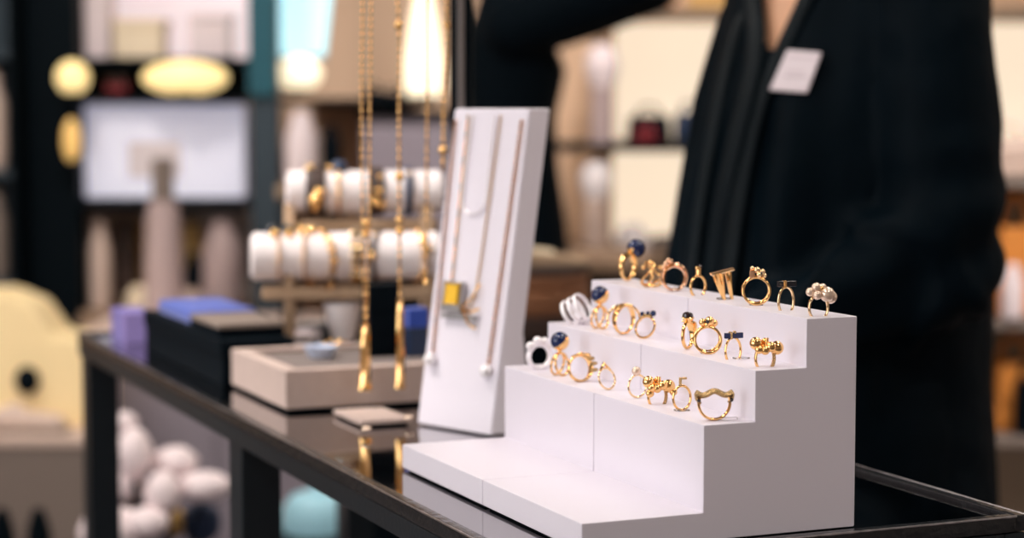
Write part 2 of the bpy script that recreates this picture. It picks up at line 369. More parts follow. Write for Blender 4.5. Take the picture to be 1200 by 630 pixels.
# --- middle step
t = ring(683, 'm', 62, 'silvery white ring of three parallel hoops, at far end of middle step', rx=-30, dx=.002, lift=.001)
for k in (-1, 0, 1):
    obj('hoop', MB().band(.0112, .0019, .0011, ofs=lambda a, k=k: k*.0064), 'silver', t)
obj('bridge', MB().box(-.0015, .0015, -.0070, .0070, .0010, .0026, .0005), 'silver', t)
def halfball(px, tread, label, r_=.0072, rz=50):
    t = ring(px, tread, rz, label)
    for k in (-1, 1): obj('hoop', MB().band(.0080, .0011, .0010, ofs=lambda a, k=k: k*(.0022-.0016*math.cos(a)), rz=1.08), 'gold', t)
    obj('stem', MB().tube([(0, 0, .0175), (0, 0, .023)], .0016), 'gold', t)
    m1, m2 = MB(), MB(); ax = Vector((.62, -.28, -.72)).normalized(); c = Vector((0, 0, .0175+r_*1.35))
    q = ax.to_track_quat('Z', 'Y').to_matrix().to_4x4(); mx = Matrix.Translation(c) @ q
    pr = lambda a0, a1, rr: [(max(1e-5, rr*math.cos(a0+(a1-a0)*k/10)), rr*math.sin(a0+(a1-a0)*k/10)) for k in range(11)]
    m1.lathe(pr(-PI/2, R(-3), r_), 26, mx=mx); m2.lathe(pr(R(3), PI/2, r_*1.01), 26, mx=mx)
    obj('lapis_half', m1, 'lapis', t); obj('gold_half', m2, 'gold', t)
    obj('seat_line', MB().lathe([(r_*.97, -.0005), (r_*.97, .0005)], 26, mx=mx), 'gold', t)
    return t
halfball(703, 'm', 'gold ring topped by a half-lapis half-gold ball, on middle step')
t = ring(731, 'm', 30, 'wide gold wrap ring with crossing bands, on middle step')
obj('band', MB().band(.0108, lambda a: .0030+.0015*math.cos(a), .0010, ofs=lambda a: .003*math.sin(a)), 'gold', t)
obj('wrap', MB().band(.0116, .0013, .0012, ofs=lambda a: -.0055*math.sin(a), z0=.0116, a0=-1.7, a1=1.7), 'palegold', t)
obj('bar', MB().tube([(-.011, -.005, .0195), (-.004, -.006, .0235), (.004, -.005, .0225)], .0013), 'gold', t)
t = ring(753, 'm', -38, 'thin gold ring with small lapis beads, near middle of middle step', rx=-22)
const_band(t, 'gold', .0085, .0011, .0009)
obj('setting', MB().box(-.004, .004, -.0015, .0015, .0172, .0195, .0005), 'antique', t)
cluster(t, 'lapis_bead', 'lapis', [(.0045, 0, .0205, .0024), (-.0005, 0, .0205, .0015), (-.0052, 0, .0195, .0019)], 12)
t = ring(806, 'm', 60, 'gold claw ring holding a dark garnet stone, leaning by the double hoop ring')
obj('band', MB().band(.0088, lambda a: .0014+.0040*max(0, math.cos(a*.5))**3, .0012, rz=1.1), 'gold', t)
obj('collet', MB().lathe([(0, 0), (.0022, 0), (.0048, .0042), (.0040, .0048), (0, .004)], 16, (0, 0, .0188)), 'gold', t)
obj('garnet', MB().lathe([(.0001, -.003), (.0042, 0), (.0038, .0022), (.002, .0034), (.0001, .0036)], 10, (-.0005, 0, .0238)), 'garnet', t)
t = ring(829, 'm', 0, 'gold double-hoop ring with polished ball cluster, on middle step')
for s_ in (-1, 1):
    obj('hoop', MB().band(.0093, .0009, .0010, ofs=lambda a, s_=s_: s_*(.0040-.0020*math.cos(a))), 'gold', t)
cluster(t, 'ball', 'gold', [(.0012, -.001, .0232, .0036), (-.0036, -.001, .0225, .0028), (.0048, 0, .0218, .0026), (-.0010, -.004, .0208, .0018)], 16)
obj('stone', MB().sph((-.0005, -.0040, .0232), .0016, 10), 'garnet', t); clip(t)
t = ring(859, 'm', 22, 'thin gold ring carrying a lapis bar stone, on middle step', lift=-.0045)
const_band(t, 'gold', .0060, .0010, .0009, rz=1.6)
obj('setting', MB().box(-.0030, -.0012, -.0019, .0019, .0186, .0240, .0004).box(.0006, .0016, -.0017, .0017, .0226, .0244, .0003), 'antique', t)
obj('bar_stone', MB().box(-.0066, .0074, -.0014, .0014, .0192, .0232, .0004), 'lapis', t)
obj('clear_clip', MB().box(.001, .012, -.003, .003, .0045, .0056, .0003), 'clear', t)
def ballring(px, tread, label, extra=()):
    t = ring(px, tread, 10, label, lift=-.0045)
    obj('band', MB().band(.0064, lambda a: .0016, .0010, rz=1.45), 'gold', t)
    obj('bead_row', MB().tube([(.0064*math.sin(a), -.0014, .0100+.0093*math.cos(a)) for a in [1.2+k*.08 for k in range(20)]], lambda u: .0011+.0003*math.sin(u*60)), 'antique', t)
    cluster(t, 'ball', 'gold', [(-.0066, -.001, .0205, .0044), (-.0052, -.004, .0165, .0030), (-.0010, -.004, .0160, .0032), (.0032, -.004, .0182, .0036), (.0082, -.001, .0172, .0048), (.0005, .001, .0215, .0026), *extra], 16)
    obj('prong', MB().tube([(.0004, -.002, .018), (.0012, -.0015, .0242)], .0012), 'gold', t)
    return t
ballring(896, 'm', 'gold ring heaped with polished balls, at near end of middle step')
# --- lower step
t = ring(632, 'l', 25, 'silvery white ring with bubbles on top, at far end of lowest ring step', dx=.002)
obj('band', MB().band(.0096, .0030, .0020), 'silver', t)
cluster(t, 'bubble', 'silver', [(-.0085, -.001, .0190, .0038), (-.0022, -.001, .0228, .0040), (.0045, -.001, .0222, .0036), (.0098, 0, .0178, .0030)], 14)
halfball(656, 'l', 'gold ring topped by a half-lapis half-gold ball, on lowest ring step', .0074)
t = ring(681, 'l', 28, 'broad gold ring with leaf points, third along lowest ring step', rx=-10)
obj('band', MB().band(.0098, lambda a: .0026+.0012*math.sin(a), .0011), 'gold', t)
lf = MB()
for a in (.5, .9, 1.3, 1.75): lf.sph((.0112*math.sin(a), -.003, .0104+.0112*math.cos(a)), (.0036, .0012, .0017), 8)
obj('leaf_cluster', lf, 'antique', t)
obj('bar', MB().tube([(-.008, -.003, .0195), (.000, -.004, .0218), (.008, -.003, .0192)], .0012), 'gold', t)
t = ring(714, 'l', 40, 'fine gold ring pinched into a small V point, on lowest ring step', rx=-18)
const_band(t, 'palegold', .0080, .0009, .0008)
obj('chevron', MB().tube([(-.005, 0, .0150), (0, 0, .0205), (.005, 0, .0150)], .0011), 'gold', t)
t = ring(747, 'l', 25, 'fine gold ring with one small white pearl, beside the gold ball cluster ring')
const_band(t, 'palegold', .0074, .0009, .0008, rz=1.1)
obj('pearl', MB().sph((-.0015, -.001, .0200), .0034, 14), 'pearl', t)
ballring(770, 'l', 'gold ring heaped with polished balls, mid lowest ring step', [(-.006, -.003, .0125, .003), (.0115, -.002, .0130, .0028)])
t = ring(799, 'l', 20, 'thin oval gold ring with a small hooked tip, on lowest ring step')
const_band(t, 'gold', .0066, .0010, .0009, rz=1.28)
obj('hooked_tip', MB().box(-.0022, -.0004, -.0009, .0009, .0176, .0232, .0004).box(-.0022, .0036, -.0009, .0009, .0220, .0236, .0004), 'antique', t); clip(t)
t = ring(837, 'l', 8, 'large gold ring with a dark woven saddle top, at near end of lowest ring step')
obj('band', MB().band(.0108, lambda a: .0022+.0005*math.cos(a), .0010, a0=R(62), a1=R(298), n=40), 'gold', t)
sd = [(x, 0, .0185+.0014*math.cos(x/.0122*PI*1.55)) for x in [-.0128+.0256*k/22 for k in range(23)]]
obj('woven_saddle', MB().tube(sd, lambda u: (.0030, .0021), 12), 'antique', t)
for s_ in (-1, 1):
    obj('shoulder', MB().tube([(s_*.0126, 0, .0180), (s_*.0122, 0, .0145), (s_*.0098, 0, .0118)], lambda u: (.0026, .0014-.0004*u)), 'antique', t)
    obj('side_stone', MB().sph((s_*.0113, -.0026, .0140), .0013, 10), 'garnet', t)
obj('clear_clip', MB().box(.002, .016, -.0015, .0015, .0002, .0020, .0004), 'clear', t)

# ------------------------------------------------------------------ slanted necklace display
nd = thing('necklace_display', 'tall leaning white slab holding fine gold necklaces, on the dark table', 'necklace stand', T(.638, 1.717, 0), TH)
ND = math.atan2(-.097, .038)     # local direction of the front bottom edge
LEAN = math.tan(R(9.5)); NH = .292; NW = .0985; NT = .027
BX = Matrix.Rotation(ND, 4, 'Z')
rot = BX.copy()                   # x along the front edge, y = back of the slab
def slab(x0, x1, y0, y1, z0, z1, bev, top_in=0):
    bm = bmesh.new(); bmesh.ops.create_cube(bm, size=1)
    for v in bm.verts:
        x = x0 if v.co.x < 0 else x1; y = y0 if v.co.y < 0 else y1; z = z0 if v.co.z < 0 else z1
        v.co = Vector((x, y+LEAN*z, z))
    bmesh.ops.bevel(bm, geom=bm.edges[:], offset=bev, segments=3, profile=.5, affect='EDGES')
    return bm
obj('slab', MB().bm(slab(0, NW, 0, NT, .0015, NH, .0018), rot), 'white', nd)
obj('back_prop', MB().poly([(NT+.002, .0012), (NT+.06, .0012), (NT+LEAN*.20, .20), (NT+LEAN*.20-.006, .20)], NW*.35, NW*.65, 'x', .0008, rot), 'white', nd)
def P(x, z, off=.0008): return rot @ Vector((x, LEAN*z-off, z))
for (x, z, nm) in ((.012, .062, 'peg'), (.087, .058, 'peg')):
    obj(nm, MB().sph(P(x, z, .004), .0062, 14).tube([P(x, z, .0), P(x, z, .005)], .0025), 'silver', nd)
def ndchain(label, pts, r_, mn='chaingold', amp=.25, n=None):
    L = [rot @ Vector((p[0], LEAN*p[1]-(.0011+r_), p[1])) for p in pts]
    # resample
    out = []
    for a, b in zip(L[:-1], L[1:]):
        k = max(1, int((b-a).length/.0022))
        out += [a.lerp(b, i/k) for i in range(k)]
    out.append(L[-1])
    t = thing('necklace', label, 'necklace', T(.638, 1.717, 0), TH)
    return t, obj('chain', MB().tube(out, lambda u: r_*(1+amp*math.sin(u*len(out)*PI*.9)), 6), mn, t)
def curve_u(xl, xr, ztop, zlow, n=14, flat=1.0):
    xm = (xl+xr)/2; a = (xr-xl)/2
    pts = [(xl+.002, ztop)]
    for k in range(n+1):
        an = PI+PI*k/n; pts.append((xm+a*math.cos(an), zlow+a*flat+a*flat*math.sin(an)))
    return pts+[(xr-.002, ztop)]
ndchain('fine pale gold chain hung in a short U, innermost on the leaning slab', curve_u(.0265, .0585, NH-.006, .196, flat=1.0), .0009, 'silver')
t, c_ = ndchain('fine gold chain with a square amber pendant, on the leaning slab', [(.0215, NH-.006), (.0245, .20), (.0262, .134)]+[(.046+.0135*math.sin(k/8*PI*.5), .108+.022*(1-math.cos(k/8*PI*.5))) for k in range(9)]+[(.0610, .15), (.0625, .20), (.0645, NH-.006)], .0009, 'palegold')
FRM = rot @ Matrix.Shear('XY', 4, (0, 0))
def nbox(x0, x1, z0, z1, y0, y1, b=.0005):
    m = MB(); bm = bmesh.new(); bmesh.ops.create_cube(bm, size=1)
    for v in bm.verts:
        x = x0 if v.co.x < 0 else x1; y = y0 if v.co.y < 0 else y1; z = z0 if v.co.z < 0 else z1
        v.co = Vector((x, LEAN*z-y, z))
    bmesh.ops.bevel(bm, geom=bm.edges[:], offset=b, segments=1, affect='EDGES'); return m.bm(bm, rot)
pf = obj('pendant_frame', nbox(.0205, .0460, .107, .134, .0026, .0060), 'steel', t)
obj('amber_stone', nbox(.0255, .0420, .1145, .1325, .0055, .0078, .0010), 'amber', t)
obj('bar', nbox(.0205, .066, .1010, .1050, .0022, .0046), 'steel', t)  # grey bar modelled in place of the shadow below the pendant
for (xa, za, xb, zb) in ((.046, .112, .066, .134), (.046, .110, .068, .112), (.048, .108, .066, .094)):
    obj('prong', MB().tube([P(xa, za, .004), P((xa+xb)/2+.002, (za+zb)/2-.003, .006), P(xb, zb, .004)], .0011), 'gold', t)
ndchain('rose gold bead chain down the near edge of the leaning slab', [(.0925, NH-.010), (.0905, .20), (.0885, .12), (.0870, .062)], .0012, 'rosegold', .5)
ndchain('gold bead chain down the far edge of the leaning slab', [(.0050, NH-.010), (.0075, .20), (.0100, .12), (.0120, .068)], .0011, 'rosegold', .5)

# ------------------------------------------------------------------ hanging chains and their stand
ps = at(541, 300, 2.15)
ARM = 1.60; CY = 1.9
stn = thing('chain_stand', 'black post stand with an arm for long chains, behind the leaning slab', 'jewellery stand', (ps.x, 2.15, TZ+.0004))
obj('base', MB().lathe([(0, .0), (.034, .0), (.034, .006), (.030, .010), (.012, .012), (0, .012)], 28), 'post', stn)
obj('post', MB().box(-.0125, .0125, -.0125, .0125, .011, ARM-TZ+.02, .003), 'post', stn)
obj('post_reflection', MB().box(-.003, .003, -.0135, -.0120, .02, ARM-TZ+.01, .0005), 'steel', stn)  # steel strip stands for the grey reflection down the black post
obj('arm', MB().tube([(0, 0, ARM-TZ+.012), (0, CY-2.15, ARM-TZ+.012)], .008), 'post', stn)
obj('hanging_bar', MB().tube([(-.15, CY-2.15, ARM-TZ), (.03, CY-2.15, ARM-TZ)], .006), 'post', stn)
def strand(pxs, ybot, r_, Y, seed):
    """a link chain from the bar to pixel height ybot; pxs = list of (py, px)"""
    rnd = random.Random(seed); top = Vector((at(pxs[0][1], 0, Y).x, Y, ARM+.005)); pts = [top]+[at(px, py, Y) for py, px in pxs]
    out = []
    for a, b in zip(pts[:-1], pts[1:]):
        k = max(1, int((b-a).length/.0024)); out += [a.lerp(b, i/k) for i in range(k)]
    out.append(pts[-1])
    return out
def chain(label, strands, Y, tassel=None, beads=()):
    t = thing('hanging_chain', label, 'necklace', (at(strands[0][0][0][1], 0, Y).x, Y, ARM), 0, 'long gold chains hanging from the black arm')
    org = Vector(t.location)
    for k, (pts, r_) in enumerate(strands):
        pth = [p-org for p in strand(pts, 0, r_, Y, k)]
        obj('strand', MB().tube(pth, lambda u: (r_*(1+.25*math.sin(u*len(pth)*1.3)), r_*.7), 6, twist=.35), 'chaingold', t)
    if tassel:
        px, y0, y1, wd = tassel
        a, b = at(px, y0, Y)-org, at(px, y1, Y)-org
        obj('tassel', MB().tube([a, a.lerp(b, .15), a.lerp(b, .5), a.lerp(b, .9), b], lambda u: (wd*(.75+.5*u), wd*(.75+.5*u)), 9, twist=.4), 'gold', t)
    for (px, py, r_) in beads: obj('bead', MB().sph(at(px, py, Y)-org, r_, 12), 'gold', t)
    return t
chain('long double gold chain with tassel, leftmost of the hanging chains', [([(0, 425), (120, 423.5), (250, 425), (400, 428)], .0016), ([(0, 435), (120, 433.5), (250, 433), (400, 429)], .0016)], 1.9, (428, 380, 457, .0052), [(428, 262, .004), (429, 275, .004), (428, 392, .0045)])
chain('long single gold chain with tassel, second hanging chain from the tray side', [([(0, 466), (60, 469), (130, 467.5), (250, 468), (400, 469)], .0020)], 1.9, (469, 350, 455, .0040), [(467, 30, .0042), (468, 207, .0044), (468, 258, .004), (468, 271, .004)])
chain('thin rose gold chain hanging between the tasselled chain and the white slab', [([(0, 500), (100, 501), (200, 500), (300, 499.5), (330, 499)], .0019)], 1.92, None, [(499, 331, .003)])
chain('dark gold curb chain hanging against the black post, ending behind the white slab', [([(0, 523.5), (60, 523), (120, 520), (200, 519)], .0026)], 1.95, None, [(519, 176, .0045), (523, 30, .0035)])

# ------------------------------------------------------------------ tray, pads, boxes on the table
t = thing('jewellery_tray', 'taupe suede jewellery tray under the hanging chains', 'tray', T(0, 0, 0), TH)
tx0, tx1, ty0, ty1 = .547, .745, 1.832, 2.030
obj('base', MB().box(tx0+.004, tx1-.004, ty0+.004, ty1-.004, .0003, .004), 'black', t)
wl = MB(); hw = .016
for b_ in ((tx0, tx1, ty0, ty0+hw), (tx0, tx1, ty1-hw, ty1), (tx0, tx0+hw, ty0+hw, ty1-hw), (tx1-hw, tx1, ty0+hw, ty1-hw)):
    wl.box(*b_, .004, .0415, .0012)
obj('sides', wl, 'taupe', t)
obj('lining', MB().box(tx0+hw, tx1-hw, ty0+hw, ty1-hw, .004, .036, .001), 'taupedark', t)
dz = .0362
def tray_at(px, py, z):
    p = at(px, py, 1); r_ = p-Vector((0, 0, CZ)); k = (TZ+z-CZ)/r_.z; return Vector((0, 0, CZ))+r_*k
p = tray_at(376, 419, dz)
t = thing('dish', 'small pale blue glazed dish in the taupe tray', 'dish', p)
obj('bowl', MB().lathe([(0, 0), (.012, 0), (.017, .010), (.0175, .0125), (.0155, .012), (.011, .004), (0, .003)], 26), 'paleblue', t)
p = tray_at(402, 398, dz)
t = thing('cone_stand', 'small white cup-shaped ring stand at back of the tray', 'ring stand', p)
obj('cone', MB().lathe([(0, 0), (.012, 0), (.017, .018), (.0215, .040), (.0205, .042), (.014, .022), (0, .02)], 26), 'white2', t)
p = tray_at(393, 406, dz)
t = thing('brooch', 'gold twig brooch lying beside the white cup stand', 'brooch', p)
for a in (0, 1.1, 2.3, 3.4): obj('twig', MB().tube([(0, 0, .003), (.007*math.cos(a), .007*math.sin(a), .006), (.015*math.cos(a+.3), .015*math.sin(a+.3), .003)], lambda u: .0018-.0008*u), 'gold', t)
p = tray_at(343, 401, dz)
t = tag(obj('suede_pad', MB().box(-.022, .022, -.016, .016, 0, .006, .002), 'taupedark'), 'dark taupe suede pad lying in the tray by the blue dish', 'pad'); t.location = p; t.rotation_euler = (0, 0, TH)
t = thing('display_board', 'thin taupe board flat on the glass before the tray', 'board', T(0, 0, 0), TH)
obj('board', MB().box(.584, .634, 1.7195, 1.80, .0025, .0065, .0008), 'taupe', t)
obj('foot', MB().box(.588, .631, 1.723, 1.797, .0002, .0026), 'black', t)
for u_, v_, lb in ((429, 503, 'small silver stud at the board corner below the tray'), (479, 490, 'flat pale disc earring lying on the taupe board')):
    p = tray_at(u_, v_, .0066)
    tag(obj('earring', MB().lathe([(0, 0), (.0042, 0), (.0046, .0012), (.003, .0028), (0, .0032)], 16), 'pearl'), lb, 'earring').location = p
# dark boxes
t = thing('gift_box', 'long low black gift box at the table edge behind the tray', 'box', T(0, 0, 0), TH)
obj('box_body', MB().box(.540, .617, 2.040, 2.40, .0003, .034, .001), 'black', t)
obj('box_lid', MB().box(.538, .619, 2.038, 2.402, .031, .049, .0015), 'black', t)
t = tag(obj('velvet_pad', MB().box(-.038, .040, -.080, .080, 0, .017, .005), 'blue'), 'royal blue velvet pad lying on the long black box', 'pad'); t.location = T(.583, 2.275, .0492); t.rotation_euler = (0, 0, TH)
t = thing('small_case', 'grey topped black case on the box end nearest the tray', 'case', T(.579, 2.125, .0492), TH)
obj('case_body', MB().box(-.036, .036, -.062, .062, 0, .010, .001), 'black', t); obj('case_lid', MB().box(-.037, .037, -.063, .063, .0095, .015, .0015), 'plinth', t)
for (px, pyb, w_, h_, lb) in ((447, 428, .017, .075, 'upright black ring box behind the hanging chains, on the tray'), (486, 424, .011, .050, 'small navy ring box by the white slab, on the tray')):
    p = tray_at(px, 416, dz)
    t = thing('ring_box', lb, 'box', p, TH)
    obj('box_body', MB().box(-w_, w_, -.012, .012, 0, h_*.6, .001), 'black' if w_ > .012 else 'navy', t); obj('box_lid', MB().box(-w_-.0006, w_+.0006, -.0126, .0126, h_*.6, h_, .0015), 'black' if w_ > .012 else 'blue', t)
t = thing('gift_carton', 'violet paper gift carton at the far corner of the table', 'box', T(.545, 2.50, .0003), TH)
obj('carton', MB().box(-.018, .018, -.04, .04, 0, .040, .001), 'violet', t); obj('ribbon', MB().box(-.0185, .0185, -.006, .006, 0, .0407), 'blue', t)

# ------------------------------------------------------------------ bracelet stand and bracelets
BC = at(412, 300, 2.25)
bs = thing('bracelet_stand', 'two-tier white roll bracelet stand with tan sides behind the tray', 'bracelet stand', (BC.x, 2.25, TZ+.0004), .10)
def roll(x0, x1, y, z, r_, nm):
    g = obj(nm, MB().loft([[(x, y+r_*k*math.cos(2*PI*j/28), z+r_*k*math.sin(2*PI*j/28)) for j in range(28)] for x, k in ((x0, .80), (x0+.003, .97), (x0+.006, 1), (x1-.006, 1), (x1-.003, .97), (x1, .80))]), 'white2', bs)
    return g
ZLO, ZUP = at(412, 300, 2.21).z-TZ, at(412, 225, 2.29).z-TZ
roll(-.112, .098, -.04, ZLO, .0265, 'lower_roll'); roll(-.074, .106, .04, ZUP, .0245, 'upper_roll')
for (x, nm) in ((-.070, 'side_support'), (.086, 'side_support')):
    obj(nm, MB().poly([(-.055, 0), (.065, 0), (.060, ZUP-.012), (.02, ZUP-.012), (-.022, ZLO-.010), (-.058, ZLO-.016)], x-.006, x+.006, 'x', .002), 'tan', bs)
obj('base_board', MB().box(-.074, .092, -.060, .070, 0, .010, .002), 'taupe', bs)
obj('lower_shade_bed', MB().box(-.100, .094, -.062, -.018, ZLO-.047, ZLO-.0335, .003), 'tan', bs); obj('upper_shade_bed', MB().box(-.066, .100, .018, .062, ZUP-.045, ZUP-.0315, .003), 'tan', bs)  # tan beds also stand for the shaded undersides of the rolls
def bracelet(x, tier, label, w_, mn, tilt=0, beads=(), gap=0, rr=None, th=.0018, drop=0):
    y, z, r_ = (-.04, ZLO, .0265) if tier == 0 else (.04, ZUP, .0245)
    t = thing('bracelet', label, 'bracelet', bs.matrix_basis @ Vector((x, y, z-drop)), .10+tilt)
    rr = rr or r_+.0026
    o = obj('cuff', MB().band(rr, w_, th, z0=0, a0=gap, a1=2*PI-gap, mx=Matrix.Rotation(PI/2, 4, 'Z')) if gap else MB().band(rr, w_, th, z0=0, mx=Matrix.Rotation(PI/2, 4, 'Z')), mn, t)
    for (bx, ang, br, bm_) in beads:      # ang from the top towards the viewer
        obj('charm', MB().sph((bx, -rr*math.sin(ang)-.001, rr*math.cos(ang)), br, 14), bm_, t)
    return t
bs.rotation_euler = (0, 0, .10); bpy.context.view_layer.update()
bracelet(-.040, 1, 'wide brown and gold cuff with a gold ball, first on upper roll', .0115, 'darkbrown', 0, [(0, 1.9, .0085, 'gold'), (-.008, .25, .0045, 'palegold'), (.004, 1.55, .0070, 'gold'), (-.001, 2.2, .006, 'gold'), (-.006, .0, .0055, 'gold')])
bracelet(.028, 1, 'dark brown cuff edged with gold beads, middle of upper roll', .0095, 'darkbrown', .05, [(.002, 1.5, .0050, 'gold'), (-.002, 1.95, .0060, 'gold'), (.006, 2.1, .005, 'gold'), (.004, .9, .003, 'gold')])
bracelet(-.014, 1, 'slim gold bangle set with a navy pyramid stone, on upper roll', .0016, 'gold', 0, [(.001, .05, .0100, 'navy'), (-.009, .1, .005, 'gold')])
bracelet(.066, 1, 'slim steel bangle behind the second hanging chain, on upper roll', .0040, 'navy', 0, [(0, .7, .004, 'pearl')])
bracelet(-.036, 0, 'tilted gold link bracelet hanging across lower roll', .0036, 'chaingold', .42, [(0, .9, .004, 'palegold'), (.002, 1.5, .0035, 'gold'), (0, 2.0, .004, 'darkbrown')], rr=.036, drop=.0065)
bracelet(-.082, 0, 'gold bangle with black and gold beads, at free end of lower roll', .0009, 'gold', .04, [(-.006, .1, .0070, 'blackstone'), (-.004, .45, .005, 'gold'), (.010, .1, .0070, 'blackstone'), (.012, .45, .005, 'gold')])
bracelet(-.052, 0, 'gold bead bracelet with round studs, second on lower roll', .0010, 'gold', -.05, [(-.004, .15, .0055, 'gold'), (.006, .12, .0055, 'gold'), (.001, .45, .004, 'palegold')])
bracelet(.004, 0, 'pale gold cuff with two white pearls, middle of lower roll', .0060, 'palegold', 0, [(-.004, .95, .0050, 'pearl'), (.005, .90, .0050, 'pearl')])
bracelet(.030, 0, 'brown cord bracelet with gold bead, beside the pearl cuff', .0028, 'darkbrown', -.3, [(0, 1.5, .0045, 'gold'), (0, .6, .003, 'gold')])
bracelet(.072, 0, 'gold chain bracelet nearest the white slab on lower roll', .0034, 'chaingold', .25, [(0, 1.0, .0055, 'gold'), (.003, 1.3, .005, 'gold'), (.0, 1.9, .004, 'pearl')])

# ------------------------------------------------------------------ people
def ell(z, a, b, fx=0, fy=0, n=32, e=2.3):
    out = []
    for j in range(n):
        t_ = 2*PI*j/n; c, s_ = math.cos(t_), math.sin(t_)
        out.append((fx+a*math.copysign(abs(c)**(2/e), c), fy+b*math.copysign(abs(s_)**(2/e), s_), z))
    return out
def hand(mb, wrist, direction, up, side, sc=1.0):
    """palm with four bent fingers and a thumb leaving its side"""
    w_ = Vector(wrist); d = Vector(direction).normalized(); u = Vector(up).normalized(); s_ = d.cross(u).normalized()*side; u = (u-d*u.dot(d)).normalized()
    mb.cap(w_, w_+d*.03*sc, .026*sc, .026*sc)
    for k in range(4):
        o = (k-1.5)*.0205*sc; base = w_+d*.078*sc+s_*o
        mb.cap(w_+d*.02*sc+s_*o*.7, base, .0145*sc, .0115*sc)
        L = (.040, .046, .043, .034)[k]*sc; d1 = (d-u*.35).normalized(); d2 = (d-u*1.0).normalized()
        p1 = base+d1*L; mb.cap(base, p1, .0098*sc, .0090*sc); mb.cap(p1, p1+d2*L*.8, .0090*sc, .0075*sc)
    tb_ = w_+d*.028*sc-s_*.028*sc; t1 = tb_+(d*.55-s_*.75-u*.2).normalized()*.036*sc
    mb.cap(w_+d*.012*sc-s_*.012*sc, tb_, .015*sc, .0130*sc); mb.cap(tb_, t1, .0125*sc, .0105*sc); mb.cap(t1, t1+(d*.9-s_*.2-u*.3).normalized()*.030*sc, .0105*sc, .0085*sc)
def figure(label, loc, rz, J, coat, hairlen, name='person', coat_mat='cloth', voxel=.0065, female=True, chest=None, slim=1.0):
    """J: joints (x forward, y to the figure's own left, z up)"""
    mb = MB()
    H = J['head']                                # centre of the head
    sh = .185 if female else .205
    mb.loft([ell(z_, a_*slim, b_) for z_, a_, b_ in ((.84, .10, .155), (.92, .115, .165), (1.0, .10, .145), (1.08, .088, .125), (1.18, .095, .135), (1.27, .114, .150), (1.35, .080, .128), (1.41, .055, .090), (1.45, .046, .062))])
    mb.cap((0, 0, 1.42), (H[0]-.02, H[1], H[2]-.08), .058, .053)
    # head: cranium, jaw, nose, brow, ears
    h = Vector(H); mb.sph(h+Vector((-.012, 0, .03)), (.096, .075, .095), 20); mb.sph(h+Vector((.022, 0, -.045)), (.062, .056, .068), 18); mb.sph(h+Vector((.052, 0, -.098)), (.026, .028, .022), 12)
    mb.cap(h+Vector((.088, 0, .015)), h+Vector((.104, 0, -.028)), .010, .014); mb.sph(h+Vector((.100, .011, -.034)), .009, 8); mb.sph(h+Vector((.100, -.011, -.034)), .009, 8)
    mb.cap(h+Vector((.074, -.04, .028)), h+Vector((.074, .04, .028)), .014, .014); mb.sph(h+Vector((.056, .038, -.022)), (.026, .026, .026), 10); mb.sph(h+Vector((.056, -.038, -.022)), (.026, .026, .026), 10)
    mb.cap(h+Vector((.082, -.018, -.062)), h+Vector((.082, .018, -.062)), .0095, .0095)
    for s_ in (1, -1): mb.sph(h+Vector((-.008, s_*.078, -.008)), (.020, .009, .032), 10)
    for sd, s_ in (('L', 1), ('R', -1)):
        S_, E_, W_, D_ = J['shoulder'+sd], J['elbow'+sd], J['wrist'+sd], J['hand'+sd]
        mb.cap((S_[0], S_[1]*.72, S_[2]), S_, .046, .045); mb.cap(S_, E_, .046, .039); mb.cap(E_, W_, .039, .025); hand(mb, W_, D_, (0, 0, 1), s_)
        mb.cap((0, s_*.085, .88), (.0, s_*.095, .50), .086, .056); mb.cap((.0, s_*.095, .50), (-.015, s_*.1, .12), .055, .036)
        mb.cap((-.03, s_*.1, .065), (.13, s_*.115, .045), .042, .032)
    body = obj(name, join_copy(mb, voxel, 5, name), 'skin', None, 60)
    body.location = loc; body.rotation_euler = (0, 0, rz); tag(body, label, 'person')
    def kid(nm, m_, mt, lb=None):
        o = obj(nm, m_, mt, body, 60)
        if lb: o['label'] = lb
        return o
    # face details
    for s_ in (1, -1):
        kid('eye', MB().sph(h+Vector((.0785, s_*.032, .004)), (.011, .014, .010), 12), 'eye')
        kid('iris', MB().sph(h+Vector((.0875, s_*.032, .004)), (.0035, .0058, .0058), 10), 'darkbrown')
        kid('eyebrow', MB().tube([h+Vector((.087, s_*.014, .030)), h+Vector((.088, s_*.034, .036)), h+Vector((.076, s_*.054, .030))], .004), 'hair')
    kid('mouth', MB().tube([h+Vector((.082, -.023, -.062)), h+Vector((.092, 0, -.061)), h+Vector((.082, .023, -.062))], lambda u: .003+.0035*math.sin(PI*u)), 'lips')
    # hair cap
    hb = MB(); hb.sph(h+Vector((-.028, 0, .048)), (.100, .090, .098), 22)
    if hairlen:
        hb.cap(h+Vector((-.07, 0, .02)), h+Vector((-.085, 0, -hairlen)), .075, .05)
        for s_ in (1, -1): hb.cap(h+Vector((-.03, s_*.065, .02)), h+Vector((-.05, s_*.07, -hairlen*.8)), .034, .028)
    kid('hair', join_copy(hb, .006, 4, 'hair'), 'hair')
    # trousers and shoes
    tr = MB(); tr.loft([ell(.80, .118, .17), ell(.90, .128, .178), ell(.98, .122, .168), ell(1.03, .11, .155)])
    for s_ in (1, -1):
        tr.cap((0, s_*.088, .85), (0, s_*.098, .50), .098, .074); tr.cap((0, s_*.098, .50), (-.012, s_*.102, .12), .074, .062)
    kid('trousers', join_copy(tr, .009, 4, 'trousers'), 'cloth2')
    for s_ in (1, -1):
        kid('shoe', join_copy(MB().cap((-.035, s_*.1, .052), (.14, s_*.117, .042), .050, .040).box(-.075, .17, s_*.108-.042, s_*.108+.042, .002, .03, .008), .006, 5, 'shoe'), 'black')
    # coat
    cm = MB(); cm.loft([ell(*q) for q in coat])
